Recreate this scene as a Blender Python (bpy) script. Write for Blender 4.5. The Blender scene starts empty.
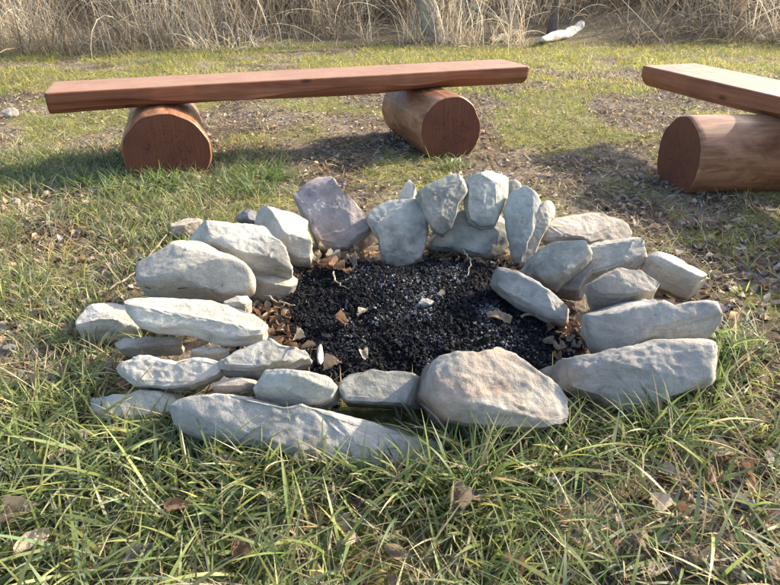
import bpy, math
import numpy as np
R = math.radians
sc = bpy.context.scene
col = sc.collection

# ------------------------------------------------------------------ camera
CAM_H, PITCH, FPX = 0.90, R(29.0), 585.0
cam_d = bpy.data.cameras.new('camera'); cam = bpy.data.objects.new('camera', cam_d); col.objects.link(cam)
cam.location = (0, 0, CAM_H); cam.rotation_euler = (R(90) - PITCH, 0, 0)
cam_d.sensor_width = 36.0; cam_d.lens = 36.0 * FPX / 780.0
cam_d.clip_start = 0.05; cam_d.clip_end = 2000
sc.camera = cam

# ------------------------------------------------------------------ light
SUN_AZ, SUN_EL = R(62), R(27)          # azimuth clockwise from the viewing direction (+Y)
w = bpy.data.worlds.new('World'); sc.world = w; w.use_nodes = True
nt = w.node_tree; bg = nt.nodes['Background']
sky = nt.nodes.new('ShaderNodeTexSky'); sky.sky_type = 'NISHITA'; sky.sun_disc = False
sky.sun_elevation = SUN_EL; sky.sun_rotation = SUN_AZ; sky.air_density = 1.0; sky.dust_density = 3.0
nt.links.new(sky.outputs[0], bg.inputs[0]); bg.inputs[1].default_value = 0.15
sd = bpy.data.lights.new('sun', 'SUN'); sun = bpy.data.objects.new('sun', sd); col.objects.link(sun)
sd.energy = 4.0; sd.angle = R(1.0); sd.color = (1.0, 0.87, 0.67)
from mathutils import Vector, Matrix
S = Vector((math.sin(SUN_AZ) * math.cos(SUN_EL), math.cos(SUN_AZ) * math.cos(SUN_EL), math.sin(SUN_EL)))
sun.rotation_euler = S.to_track_quat('Z', 'Y').to_euler(); sun.location = (8, 3, 6)
sc.view_settings.view_transform = 'Standard'; sc.view_settings.look = 'None'
sc.view_settings.gamma = 1.0; sc.view_settings.exposure = 1.78

# ------------------------------------------------------------------ helpers
FWD = np.array([0, math.cos(PITCH), -math.sin(PITCH)]); UP = np.array([0, math.sin(PITCH), math.cos(PITCH)])
CAM = np.array([0, 0, CAM_H])
def rays(px):
    px = np.atleast_2d(np.asarray(px, float))
    return FWD + np.outer((px[:, 0] - 390) / FPX, [1, 0, 0]) - np.outer((px[:, 1] - 292.5) / FPX, UP)
def on_z(px, z=0.0):
    r = rays(px); return CAM + r * ((z - CAM_H) / r[:, 2])[:, None]
def on_plane(px, p0, n):
    r = rays(px); return CAM + r * (((p0 - CAM) @ n) / (r @ n))[:, None]
def proj(p):
    d = p - CAM; z = d @ FWD
    return np.stack([390 + FPX * d[:, 0] / z, 292.5 - FPX * (d @ UP) / z], 1)

def hash3(i, seed):
    with np.errstate(over='ignore'):
        h = (i[..., 0].astype(np.int64) * 374761393 + i[..., 1].astype(np.int64) * 668265263
             + i[..., 2].astype(np.int64) * 1274126177 + seed * 974634521) & 0xffffffff
        h = ((h ^ (h >> 13)) * 1274126177) & 0xffffffff
        h = ((h ^ (h >> 16)) * 2246822519) & 0xffffffff
        h = h ^ (h >> 15)
    return (h & 0xffffff) / float(0xffffff)
def vnoise(p, seed=0):
    p = np.asarray(p, float); i = np.floor(p).astype(np.int64); f = p - i; f = f * f * (3 - 2 * f)
    o = np.zeros(p.shape[:-1])
    for a in (0, 1):
        for b in (0, 1):
            for c in (0, 1):
                wgt = (f[..., 0] if a else 1 - f[..., 0]) * (f[..., 1] if b else 1 - f[..., 1]) * (f[..., 2] if c else 1 - f[..., 2])
                o = o + wgt * hash3(i + np.array([a, b, c]), seed)
    return o
def fbm(p, seed=0, oct=4):
    o, a, t = 0.0, 1.0, 0.0
    for k in range(oct):
        o = o + a * vnoise(np.asarray(p) * 2.0 ** k, seed + k * 17); t += a; a *= 0.5
    return o / t
def xy3(x, y, s=1.0, z=0.0):
    return np.stack([np.asarray(x) * s, np.asarray(y) * s, np.full(np.shape(x), z)], -1)
def sstep(a, b, x):
    t = np.clip((x - a) / (b - a), 0, 1); return t * t * (3 - 2 * t)

def mesh_np(name, verts, faces, smooth=True, cols=None, attr='col'):
    """faces: (N,3) or (N,4) array, or list of such arrays"""
    me = bpy.data.meshes.new(name)
    if not isinstance(faces, list): faces = [faces]
    faces = [np.asarray(f, np.int32) for f in faces if len(f)]
    loops = np.concatenate([f.ravel() for f in faces]); sizes = np.concatenate([np.full(len(f), f.shape[1], np.int32) for f in faces])
    starts = np.concatenate([[0], np.cumsum(sizes)[:-1]]).astype(np.int32)
    me.vertices.add(len(verts)); me.vertices.foreach_set('co', np.asarray(verts, np.float32).ravel())
    me.loops.add(len(loops)); me.loops.foreach_set('vertex_index', loops)
    me.polygons.add(len(sizes)); me.polygons.foreach_set('loop_start', starts)
    me.update(calc_edges=True)
    me.polygons.foreach_set('use_smooth', np.full(len(sizes), bool(smooth)))
    if cols is not None:
        a = me.attributes.new(attr, 'FLOAT_COLOR', 'POINT')
        c = np.ones((len(verts), 4), np.float32); c[:, :3] = cols
        a.data.foreach_set('color', c.ravel())
    me.validate(); me.update()
    return me
def link(name, me, mat=None, parent=None, loc=None, rot=None, label=None, cat=None, group=None, kind=None):
    o = bpy.data.objects.new(name, me); col.objects.link(o)
    if mat is not None and me is not None and len(me.materials) == 0: me.materials.append(mat)
    if parent is not None: o.parent = parent
    if loc is not None: o.location = loc
    if rot is not None: o.rotation_euler = rot
    if label: o['label'] = label
    if cat: o['category'] = cat
    if group: o['group'] = group
    if kind: o['kind'] = kind
    return o

# ------------------------------------------------------------------ materials
class NT:
    def __init__(s, name):
        s.m = bpy.data.materials.new(name); s.m.use_nodes = True; s.t = s.m.node_tree
        s.p = s.t.nodes['Principled BSDF']; s.out = s.t.nodes['Material Output']
    def n(s, typ, **kw):
        nd = s.t.nodes.new(typ)
        for k, v in kw.items():
            if k.startswith('i_'):
                key = k[2:]; key = int(key) if key.isdigit() else key.replace('_', ' ')
                nd.inputs[key].default_value = v
            else: setattr(nd, k, v)
        return nd
    def l(s, a, b): s.t.links.new(a, b)
    def coord(s, scale=(1, 1, 1), kind='Object', rnd=False):
        tc = s.n('ShaderNodeTexCoord'); mp = s.n('ShaderNodeMapping'); mp.inputs['Scale'].default_value = scale
        s.l(tc.outputs[kind], mp.inputs['Vector'])
        if rnd:
            oi = s.n('ShaderNodeObjectInfo'); mu = s.n('ShaderNodeMath', operation='MULTIPLY'); mu.inputs[1].default_value = 37.0
            s.l(oi.outputs['Random'], mu.inputs[0]); s.l(mu.outputs[0], mp.inputs['Location'])
        return mp.outputs[0]
    def noise(s, vec, scale, detail=4, rough=0.55, dist=0.0):
        nd = s.n('ShaderNodeTexNoise'); nd.inputs['Scale'].default_value = scale; nd.inputs['Detail'].default_value = detail
        nd.inputs['Roughness'].default_value = rough; nd.inputs['Distortion'].default_value = dist
        s.l(vec, nd.inputs['Vector']); return nd.outputs['Fac']
    def ramp(s, fac, stops):
        r = s.n('ShaderNodeValToRGB'); e = r.color_ramp.elements
        while len(e) < len(stops): e.new(0.5)
        for el, (p, c) in zip(e, stops):
            el.position = p; el.color = (*c, 1) if len(c) == 3 else c
        s.l(fac, r.inputs[0]); return r.outputs[0]
    def mix(s, fac, a, b, mode='MIX'):
        m = s.n('ShaderNodeMix', data_type='RGBA', blend_type=mode)
        for v, sock in ((fac, m.inputs[0]), (a, m.inputs[6]), (b, m.inputs[7])):
            if hasattr(v, 'links'): s.l(v, sock)
            elif isinstance(v, (int, float)): sock.default_value = v
            else: sock.default_value = (*v, 1)
        return m.outputs[2]
    def bump(s, h, strength, dist, prev=None):
        b = s.n('ShaderNodeBump'); b.inputs['Strength'].default_value = strength; b.inputs['Distance'].default_value = dist
        s.l(h, b.inputs['Height'])
        if prev is not None: s.l(prev, b.inputs['Normal'])
        return b.outputs[0]
def g3(v): return (v, v, v)

def mat_stone(name, a, b, dark, lichen=0.35, warm=None):
    k = NT(name); v = k.coord(rnd=True)
    base = k.ramp(k.noise(v, 9, 6, 0.6, 0.4), [(0.34, b), (0.58, a)])
    big = k.ramp(k.noise(v, 3.5, 3, 0.5, 0.5), [(0.35, g3(0.78)), (0.65, g3(1.12))]); base = k.mix(0.8, base, big, 'MULTIPLY')
    # bedding layers
    vs = k.coord((6, 9, 60), rnd=True)
    lay = k.ramp(k.noise(vs, 1.1, 5, 0.65, 0.6), [(0.36, g3(0.78)), (0.56, g3(1.05))])
    base = k.mix(0.45, base, lay, 'MULTIPLY')
    if warm is not None:
        base = k.mix(k.ramp(k.noise(v, 5, 3, 0.5), [(0.5, g3(0)), (0.64, g3(0.75))]), base, warm)
    # pale crustose lichen and dark weathering spots
    li = k.ramp(k.noise(v, 26, 5, 0.7, 0.5), [(0.56, g3(0)), (0.66, g3(lichen))])
    base = k.mix(li, base, (0.50, 0.485, 0.44))
    dk = k.ramp(k.noise(v, 14, 7, 0.75, 0.2), [(0.30, g3(0.75)), (0.44, g3(0))])
    base = k.mix(dk, base, dark)
    sp = k.ramp(k.noise(v, 160, 3, 0.7), [(0.34, g3(0.6)), (0.55, g3(1.04))])
    base = k.mix(0.38, base, sp, 'MULTIPLY')
    rust = k.ramp(k.noise(v, 7.5, 6, 0.7, 0.8), [(0.60, g3(0)), (0.72, g3(0.55))]); base = k.mix(rust, base, (0.30, 0.205, 0.125))
    oi = k.n('ShaderNodeObjectInfo'); base = k.mix(1.0, base, k.ramp(oi.outputs['Random'], [(0.0, (0.78, 0.77, 0.76)), (0.35, (1.04, 1.0, 0.93)), (0.65, (0.90, 0.92, 0.92)), (1.0, (1.12, 1.08, 1.02))]), 'MULTIPLY')
    ge = k.n('ShaderNodeNewGeometry'); ds = k.n('ShaderNodeVectorMath', operation='DISTANCE'); k.l(ge.outputs['Position'], ds.inputs[0]); ds.inputs[1].default_value = SOOT
    soot = k.ramp(ds.outputs['Value'], [(0.40, g3(0.85)), (0.56, g3(0.0))])
    soot = k.mix(1.0, soot, k.ramp(k.noise(v, 10, 4, 0.6), [(0.38, g3(0.15)), (0.62, g3(1))]), 'MULTIPLY'); base = k.mix(soot, base, (0.06, 0.056, 0.055))
    sz = k.n('ShaderNodeSeparateXYZ'); k.l(ge.outputs['Position'], sz.inputs[0])
    dirt = k.mix(1.0, k.ramp(sz.outputs['Z'], [(0.0, g3(0.8)), (0.045, g3(0))]), k.ramp(k.noise(v, 18, 5, 0.7), [(0.35, g3(0.2)), (0.6, g3(1))]), 'MULTIPLY'); base = k.mix(dirt, base, (0.15, 0.115, 0.08))
    k.l(base, k.p.inputs['Base Color']); k.p.inputs['Roughness'].default_value = 0.82
    k.p.inputs['Specular IOR Level'].default_value = 0.3
    n1 = k.bump(k.noise(v, 30, 8, 0.68, 0.3), 0.55, 0.012)
    n2 = k.bump(k.noise(vs, 1.3, 6, 0.7, 0.4), 0.5, 0.008, n1)
    n3 = k.bump(k.noise(v, 190, 4, 0.7), 0.45, 0.0022, n2)
    k.l(n3, k.p.inputs['Normal']); return k.m
M = {}
_p = on_z([(425, 318)])[0]; SOOT = (float(_p[0]), float(_p[1]), 0.0)
M['stone_grey'] = mat_stone('stone_grey', (0.39, 0.375, 0.345), (0.285, 0.275, 0.255), (0.15, 0.14, 0.12))
M['stone_pale'] = mat_stone('stone_pale', (0.46, 0.435, 0.38), (0.34, 0.32, 0.28), (0.17, 0.155, 0.13), 0.3)
M['stone_green'] = mat_stone('stone_green', (0.365, 0.37, 0.335), (0.265, 0.27, 0.245), (0.13, 0.13, 0.11), 0.45)
M['stone_tan'] = mat_stone('stone_tan', (0.36, 0.32, 0.275), (0.255, 0.225, 0.19), (0.12, 0.10, 0.08), 0.25)
M['stone_purple'] = mat_stone('stone_purple', (0.30, 0.265, 0.265), (0.17, 0.145, 0.155), (0.055, 0.05, 0.055), 0.2, (0.27, 0.215, 0.175))
M['stone_red'] = mat_stone('stone_red', (0.38, 0.34, 0.29), (0.27, 0.225, 0.185), (0.12, 0.095, 0.08), 0.25, (0.34, 0.20, 0.14))

def mat_attr(name, rough=0.6, transl=0.0, bumpy=0.0, spec=0.3, var=0.25, nscale=80):
    k = NT(name); at = k.n('ShaderNodeAttribute', attribute_name='col'); c = at.outputs['Color']
    v = k.coord()
    c = k.mix(var, c, k.ramp(k.noise(v, nscale, 4, 0.6), [(0.3, g3(0.35)), (0.7, g3(1.5))]), 'MULTIPLY')
    k.l(c, k.p.inputs['Base Color']); k.p.inputs['Roughness'].default_value = rough; k.p.inputs['Specular IOR Level'].default_value = spec
    if bumpy: k.l(k.bump(k.noise(v, nscale * 2, 5, 0.6), 0.6, bumpy), k.p.inputs['Normal'])
    if transl:
        tr = k.n('ShaderNodeBsdfTranslucent'); k.l(c, tr.inputs['Color'])
        ms = k.n('ShaderNodeMixShader'); ms.inputs[0].default_value = transl
        k.l(k.p.outputs[0], ms.inputs[1]); k.l(tr.outputs[0], ms.inputs[2]); k.l(ms.outputs[0], k.out.inputs['Surface'])
    return k.m
M['blade'] = mat_attr('grass_blade', 0.45, 0.5, spec=0.35, var=0.3, nscale=25)
M['straw'] = mat_attr('dry_straw', 0.7, 0.4, spec=0.2, var=0.3, nscale=15)
M['litter'] = mat_attr('leaf_litter', 0.7, 0.18, spec=0.2, var=0.45, nscale=60)
M['char'] = mat_attr('charcoal', 0.85, 0, 0.004, 0.12, 0.5, 90)

def mat_ground():
    k = NT('meadow_soil'); at = k.n('ShaderNodeAttribute', attribute_name='col')
    v = k.coord()
    f1 = k.ramp(k.noise(v, 45, 6, 0.7, 0.3), [(0.32, g3(0.3)), (0.5, g3(0.95)), (0.68, g3(1.7))])
    c = k.mix(0.9, at.outputs['Color'], f1, 'MULTIPLY')
    f2 = k.ramp(k.noise(v, 170, 4, 0.75), [(0.35, g3(0.5)), (0.65, g3(1.35))])
    c = k.mix(0.8, c, f2, 'MULTIPLY')
    k.l(c, k.p.inputs['Base Color']); k.p.inputs['Roughness'].default_value = 0.95; k.p.inputs['Specular IOR Level'].default_value = 0.15
    n1 = k.bump(k.noise(v, 40, 7, 0.7), 0.8, 0.03); n2 = k.bump(k.noise(v, 200, 4, 0.7), 0.6, 0.006, n1)
    k.l(n2, k.p.inputs['Normal']); return k.m
M['ground'] = mat_ground()

def mat_wood(name, a, b, dark, rough=0.42, axis=0, knots=True, top_tone=None, stretch=1.6):
    k = NT(name); s1 = [26, 26, 26]; s1[axis] = stretch; s2 = [150, 150, 150]; s2[axis] = 5
    v = k.coord(tuple(s1), rnd=True); v2 = k.coord(tuple(s2), rnd=True); v0 = k.coord(rnd=True)
    g = k.noise(v, 1.0, 6, 0.6, 0.7)
    c = k.ramp(g, [(0.30, dark), (0.48, b), (0.68, a)])
    fine = k.ramp(k.noise(v2, 1.0, 4, 0.6), [(0.3, g3(0.72)), (0.6, g3(1.08))])
    c = k.mix(0.75, c, fine, 'MULTIPLY')
    c = k.mix(k.ramp(k.noise(v0, 3.2, 4, 0.6), [(0.45, g3(0)), (0.75, g3(0.5))]), c, dark)
    if knots:
        kv = k.coord((3.0, 7, 7), rnd=True); vo = k.n('ShaderNodeTexVoronoi'); vo.inputs['Scale'].default_value = 1.3; k.l(kv, vo.inputs['Vector'])
        c = k.mix(k.ramp(vo.outputs['Distance'], [(0.07, g3(0.85)), (0.16, g3(0))]), c, tuple(x * 0.35 for x in dark))
    if top_tone is not None:
        ge = k.n('ShaderNodeNewGeometry'); sx = k.n('ShaderNodeSeparateXYZ'); k.l(ge.outputs['True Normal'], sx.inputs[0])
        topf = k.ramp(sx.outputs['Z'], [(0.75, g3(0)), (0.95, g3(1))]); top_mix = k.ramp(k.noise(v0, 5, 5, 0.65), [(0.25, g3(0.35)), (0.7, g3(0.8))])
        c = k.mix(k.mix(1.0, topf, top_mix, 'MULTIPLY'), c, k.mix(0.6, top_tone, fine, 'MULTIPLY'))  # upward faces blend unevenly to a separate top colour
    else:
        c = k.mix(k.ramp(k.noise(k.coord((3, 9, 9), rnd=True), 1.2, 5, 0.65, .5), [(0.48, g3(0)), (0.68, g3(0.7))]), c, tuple(min(1, x * 1.45) for x in a))
        c = k.mix(k.ramp(k.noise(v0, 11, 6, 0.7), [(0.30, g3(0.8)), (0.42, g3(0))]), c, dark)
    k.l(c, k.p.inputs['Base Color']); k.p.inputs['Specular IOR Level'].default_value = 0.3
    rr = k.ramp(k.noise(v0, 14, 5, 0.7), [(0.3, g3(rough - 0.08)), (0.7, g3(rough + 0.2))]); k.l(rr, k.p.inputs['Roughness'])
    n1 = k.bump(g, 0.35, 0.006); n2 = k.bump(k.noise(v2, 1.0, 4, 0.6), 0.4, 0.0018, n1)
    k.l(n2, k.p.inputs['Normal']); return k.m
M['plank'] = mat_wood('stained_plank', (0.26, 0.105, 0.055), (0.20, 0.075, 0.038), (0.115, 0.040, 0.020), 0.42, top_tone=(0.30, 0.175, 0.10))
M['log'] = mat_wood('peeled_log', (0.29, 0.15, 0.082), (0.20, 0.09, 0.046), (0.105, 0.042, 0.022), 0.4, knots=False, stretch=4.0)
def mat_logend():
    k = NT('sawn_log_end'); v = k.coord()
    sep = k.n('ShaderNodeSeparateXYZ'); k.l(v, sep.inputs[0])
    wv = k.n('ShaderNodeTexWave', wave_type='RINGS', rings_direction='X'); wv.inputs['Scale'].default_value = 17
    wv.inputs['Distortion'].default_value = 7; wv.inputs['Detail'].default_value = 3; wv.inputs['Detail Scale'].default_value = 1.2
    k.l(v, wv.inputs['Vector'])
    c = k.ramp(wv.outputs['Fac'], [(0.2, (0.116, 0.043, 0.023)), (0.8, (0.128, 0.048, 0.027))])
    mp = k.n('ShaderNodeMapping'); mp.inputs['Rotation'].default_value = (R(12), 0, 0); mp.inputs['Scale'].default_value = (1, 120, 4); k.l(v, mp.inputs['Vector'])
    sw = k.noise(mp.outputs[0], 1.0, 3, 0.6)
    c = k.mix(0.7, c, k.ramp(sw, [(0.3, g3(0.68)), (0.65, g3(1.12))]), 'MULTIPLY')
    c = k.mix(k.ramp(k.noise(v, 9, 4, 0.6), [(0.4, g3(0)), (0.7, g3(0.55))]), c, (0.07, 0.028, 0.019))
    at = k.n('ShaderNodeMath', operation='ARCTAN2'); k.l(sep.outputs['Y'], at.inputs[0]); k.l(sep.outputs['Z'], at.inputs[1])
    ln = k.n('ShaderNodeVectorMath', operation='LENGTH'); k.l(v, ln.inputs[0]); cb = k.n('ShaderNodeCombineXYZ'); oi = k.n('ShaderNodeObjectInfo')
    k.l(at.outputs[0], cb.inputs[0]); k.l(ln.outputs['Value'], cb.inputs[1]); k.l(oi.outputs['Random'], cb.inputs[2])
    mp2 = k.n('ShaderNodeMapping'); mp2.inputs['Scale'].default_value = (1.5, 5.0, 40); k.l(cb.outputs[0], mp2.inputs['Vector'])
    ck = k.ramp(k.noise(mp2.outputs[0], 1.6, 3, 0.55), [(0.485, g3(0)), (0.498, g3(1)), (0.502, g3(1)), (0.515, g3(0))])
    ck = k.mix(1.0, ck, k.ramp(ln.outputs['Value'], [(0.0, g3(0.9)), (0.09, g3(0.7)), (0.13, g3(0))]), 'MULTIPLY')
    c = k.mix(ck, c, (0.025, 0.011, 0.008))
    k.l(c, k.p.inputs['Base Color']); k.p.inputs['Roughness'].default_value = 0.7; k.p.inputs['Specular IOR Level'].default_value = 0.2
    k.l(k.bump(sw, 0.5, 0.003), k.p.inputs['Normal']); return k.m
M['log_end'] = mat_logend()
def mat_bark(name, a, b, spot):
    k = NT(name); v = k.coord((18, 18, 5)); v0 = k.coord()
    g = k.noise(v, 1, 6, 0.65, 0.4); c = k.ramp(g, [(0.3, b), (0.65, a)])
    c = k.mix(k.ramp(k.noise(v0, 9, 5, 0.7), [(0.48, g3(0)), (0.6, g3(0.8))]), c, spot)
    k.l(c, k.p.inputs['Base Color']); k.p.inputs['Roughness'].default_value = 0.9
    k.l(k.bump(g, 0.9, 0.02), k.p.inputs['Normal']); return k.m
M['bark_pale'] = mat_bark('lichened_bark', (0.27, 0.22, 0.165), (0.12, 0.095, 0.07), (0.32, 0.31, 0.22))
M['bark_dark'] = mat_bark('dark_bark', (0.14, 0.105, 0.08), (0.06, 0.045, 0.035), (0.17, 0.14, 0.10))
M['bleached'] = mat_bark('bleached_wood', (0.52, 0.48, 0.42), (0.28, 0.245, 0.20), (0.60, 0.57, 0.52))
M['ash'] = mat_stone('ash_clinker', (0.50, 0.49, 0.48), (0.36, 0.355, 0.35), (0.2, 0.2, 0.2), 0.2)
M['slate'] = mat_stone('slate_chip', (0.22, 0.225, 0.24), (0.15, 0.155, 0.17), (0.10, 0.10, 0.11), 0.15)

# ------------------------------------------------------------------ ground
def in_poly(x, y, poly):
    ins = np.zeros(np.shape(x), bool); n = len(poly)
    for i in range(n):
        x0, y0 = poly[i]; x1, y1 = poly[(i + 1) % n]
        if y0 == y1: continue
        c = ((y0 > y) != (y1 > y)) & (x < (x1 - x0) * (y - y0) / (y1 - y0) + x0); ins ^= c
    return ins
PIT = on_z([(246, 318), (292, 272), (318, 258), (400, 262), (470, 255), (515, 270), (560, 300), (590, 345), (570, 382), (420, 392), (330, 392), (262, 372)])[:, :2]
CHAR = on_z([(292, 300), (304, 272), (330, 262), (400, 268), (450, 260), (505, 272), (535, 318), (572, 345), (560, 378), (420, 388), (345, 394), (316, 385), (308, 350), (298, 322)])[:, :2]
PC = PIT.mean(0)
def pit_dist(x, y):      # <1 inside the pit, grows outwards
    a = np.arctan2(y - PC[1], x - PC[0]); r = np.hypot(x - PC[0], y - PC[1])
    pa = np.arctan2(PIT[:, 1] - PC[1], PIT[:, 0] - PC[0]); pr = np.hypot(PIT[:, 0] - PC[0], PIT[:, 1] - PC[1])
    o = np.argsort(pa); return r / np.interp(a, pa[o], pr[o], period=2 * math.pi)
def bank(x, y):
    edge = 8.2 + 0.5 * (fbm(xy3(x, np.asarray(x) * 0, 1.1), 90, 3) - .5) * 2 * .5 + 0.25 * np.sin(x * 0.7 + 1) - 0.12 * np.clip(-x, 0, 6)
    return edge
def gz(x, y):
    x = np.asarray(x, float); y = np.asarray(y, float)
    z = (fbm(xy3(x, y, 1.3), 3, 3) - 0.5) * 0.05 + (fbm(xy3(x, y, 9.0), 5, 3) - 0.5) * 0.022
    near = np.exp(-((x - PC[0]) ** 2 + (y - PC[1]) ** 2) / 1.6); z = z * (1 - 0.75 * near)
    e = bank(x, y); z = z + sstep(0, 4.5, y - e) * (0.55 + 0.25 * sstep(1, 4, x)) + sstep(4, 60, y - e) * 3.0
    return z
def moss(x, y):          # green patches in the mid ground
    m = fbm(xy3(x, y, 1.7), 11, 4); return sstep(0.455, 0.565, m + 0.17 * sstep(4.6, 6.2, y) * (1 - sstep(9, 10, y)) * (.55 + .45 * sstep(-2, 1.5, x)) - 0.03)
def axis(parts):
    a = []
    for lo, hi, st in parts: a += list(np.arange(lo, hi - 1e-6, st))
    return np.array(a + [parts[-1][1]])
gx = axis([(-400, -40, 40), (-40, -10, 3), (-10, -4, 0.3), (-4, 4, 0.045), (4, 10, 0.3), (10, 40, 3), (40, 400, 40)])
gy = axis([(-60, -4, 6), (-4, 0, 0.4), (0, 4.5, 0.04), (4.5, 14, 0.12), (14, 40, 2), (40, 600, 40)])
X, Y = np.meshgrid(gx, gy); x, y = X.ravel(), Y.ravel(); z = gz(x, y)
soil, lit, grn, stw = np.array([.085, .062, .045]), np.array([.215, .172, .135]), np.array([.19, .195, .055]), np.array([.25, .205, .13])
t = fbm(xy3(x, y, 4.0), 21, 4)[:, None]
c = soil + (lit - soil) * sstep(0.35, 0.65, t)
c = c + (grn - c) * (moss(x, y) * 0.75)[:, None]
c = c + (np.array([.17, .135, .085]) - c) * sstep(-0.6, 0.8, y - bank(x, y))[:, None]
pdv = pit_dist(x, y)[:, None]
c = c + (np.array([.016, .015, .015]) - c) * (1 - sstep(0.85, 1.08, pdv + (t - .5) * 0.3))
nx, ny = len(gx), len(gy); ii = np.arange((ny - 1) * nx).reshape(ny - 1, nx)[:, :-1].ravel()
link('ground', mesh_np('ground', np.stack([x, y, z], 1), np.stack([ii, ii + 1, ii + nx + 1, ii + nx], 1), True, c), M['ground'], kind='structure')

# ------------------------------------------------------------------ stones
def vnormals(v, quads):
    n = np.zeros_like(v); a = v[quads[:, 0]]; fn = np.cross(v[quads[:, 2]] - a, v[quads[:, 3]] - v[quads[:, 1]])
    for k in range(4): np.add.at(n, quads[:, k], fn)
    return n / (np.linalg.norm(n, axis=1, keepdims=True) + 1e-12)
HULLS = []; FOOT = []
def hull2(p):
    p = p[np.lexsort((p[:, 1], p[:, 0]))]
    def half(pts):
        h = []
        for q in pts:
            while len(h) > 1 and (h[-1][0] - h[-2][0]) * (q[1] - h[-2][1]) - (h[-1][1] - h[-2][1]) * (q[0] - h[-2][0]) <= 0: h.pop()
            h.append(q)
        return h
    return np.array(half(p)[:-1] + half(p[::-1])[:-1])
def stone_mesh(px, z0, tilt, t, seed, boxy=3.6, cuts=8, rough=1.0, mp=112):
    """a fractured slab whose outline is px; local frame: z is the slab's own normal. Returns mesh, origin, rotation matrix rows"""
    rng = np.random.default_rng(seed); px = np.asarray(px, float)
    lo, hi = px.min(0), px.max(0); A = on_z([((lo[0] + hi[0]) / 2, hi[1])], z0)[0]
    n = np.array([tilt[0], tilt[1], 1.0]); n /= np.linalg.norm(n)
    P0 = A + n * t * 0.7
    e1 = np.cross([0, 1, 0], n); e1 /= np.linalg.norm(e1); e2 = np.cross(n, e1)
    bx = boxy * (2.1 if boxy > 3 else 1.35); smooth_stone = boxy < 3
    tops = list(np.linspace(0, .9, 25)) + [.925, .945, .965, .98, .99, .997]
    rings = [(s_, (1 - s_ ** bx) ** (1 / bx)) for s_ in tops] + [((1 - abs(h_) ** bx) ** (1 / bx), h_) for h_ in (.6, .45, .3, .15, 0, -.15, -.3, -.5, -.7)] + [(s_, -(1 - s_ ** bx) ** (1 / bx)) for s_ in (.92, .75, .5, .25)]
    nc = 4 if smooth_stone else 8
    cutn = rng.normal(size=(nc, 3)); cutn[:, 2] = np.abs(cutn[:, 2]); kind = np.arange(nc) % 3
    cutn[kind == 0] *= [.32, .32, 1.3]; cutn[kind == 2] *= [1, 1, .25]; cutn /= np.linalg.norm(cutn, axis=1, keepdims=True)
    cutd = np.where(kind == 0, rng.uniform(.72, .92, nc), np.where(kind == 1, rng.uniform(.60, .82, nc), rng.uniform(.93, .99, nc)))
    dd_ = np.hypot(*(np.roll(px, -1, 0) - px).T); cum_ = np.concatenate([[0], np.cumsum(dd_)]); pxc = np.vstack([px, px[:1]])
    sp_ = np.sort(np.concatenate([np.linspace(0, cum_[-1], 80, endpoint=False), cum_[:-1]]))
    px = np.stack([np.interp(sp_, cum_, pxc[:, 0]), np.interp(sp_, cum_, pxc[:, 1])], 1)
    cen = (lo + hi) / 2; ang_ = np.arctan2(px[:, 1] - cen[1], px[:, 0] - cen[0]); tr_ = np.hypot(*(px - cen).T); fac = np.ones(len(px)); of = np.zeros(2); sc_ = np.ones(2)
    NI = 8
    for it in range(NI):
        q = (px - cen) * fac[:, None] * sc_ + cen + of
        w3 = on_plane(q, P0, n) - P0; uv = np.stack([w3 @ e1, w3 @ e2], 1)
        rd = .25
        for _ in range(2 if smooth_stone else 1):
            nx_ = np.roll(uv, -1, 0); uv = np.stack([uv * (1 - rd) + nx_ * rd, uv * rd + nx_ * (1 - rd)], 1).reshape(-1, 2)
        d = np.hypot(*(np.roll(uv, -1, 0) - uv).T); cum = np.concatenate([[0], np.cumsum(d)])
        s_ = np.linspace(0, cum[-1], mp, endpoint=False); uvc = np.vstack([uv, uv[:1]])
        out = np.stack([np.interp(s_, cum, uvc[:, 0]), np.interp(s_, cum, uvc[:, 1])], 1)
        c0 = out.mean(0); out = out - c0
        L = np.array([(o[0] * r, o[1] * r, h * t / 2) for r, h in rings[1:] for o in out])
        L = np.vstack([[0, 0, t / 2], L, [0, 0, -t / 2]])
        ext = np.abs(L).max(0)
        nr = len(rings) - 1; base = 1 + np.arange(nr - 1)[:, None] * mp; a = np.arange(mp); b = (a + 1) % mp
        quads = np.stack([base + a, base + mp + a, base + mp + b, base + b], -1).reshape(-1, 4)
        tri = np.vstack([np.stack([np.zeros(mp, int), 1 + a, 1 + b], 1), np.stack([np.full(mp, len(L) - 1), 1 + (nr - 1) * mp + b, 1 + (nr - 1) * mp + a], 1)])
        size = max(ext[:2].max(), 0.02)
        sd_ = L + seed * 3.7
        L = L * (1 + (0.10 if not smooth_stone else .16) * (fbm(sd_ * 0.9 / size, seed, 2) - .5))[:, None]
        U = L / ext
        for nn, dd in zip(cutn, cutd):
            pr = U @ nn; lim = pr.max() * dd; ex = np.clip(pr - lim, 0, None); U = U - np.outer(ex, nn) * 0.97
        L = U * ext
        vn = vnormals(L, quads)
        tilted = L @ np.array([[1, 0, .25], [0, 1, .15], [0, 0, 1.0]]).T
        lay = np.abs(vnoise(np.stack([tilted[:, 0] * 6, tilted[:, 1] * 6, tilted[:, 2] * 75], 1), seed + 5) - .5) * 2
        f5 = fbm(sd_ * 6.5 * np.array([1, 1, .7]), seed + 1, 3) * 5; fl = np.floor(f5); terr = (fl + sstep(.55, 1, f5 - fl)) / 5 - .5      # flaked terraces
        amp = .45 if smooth_stone else 1.0
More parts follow.
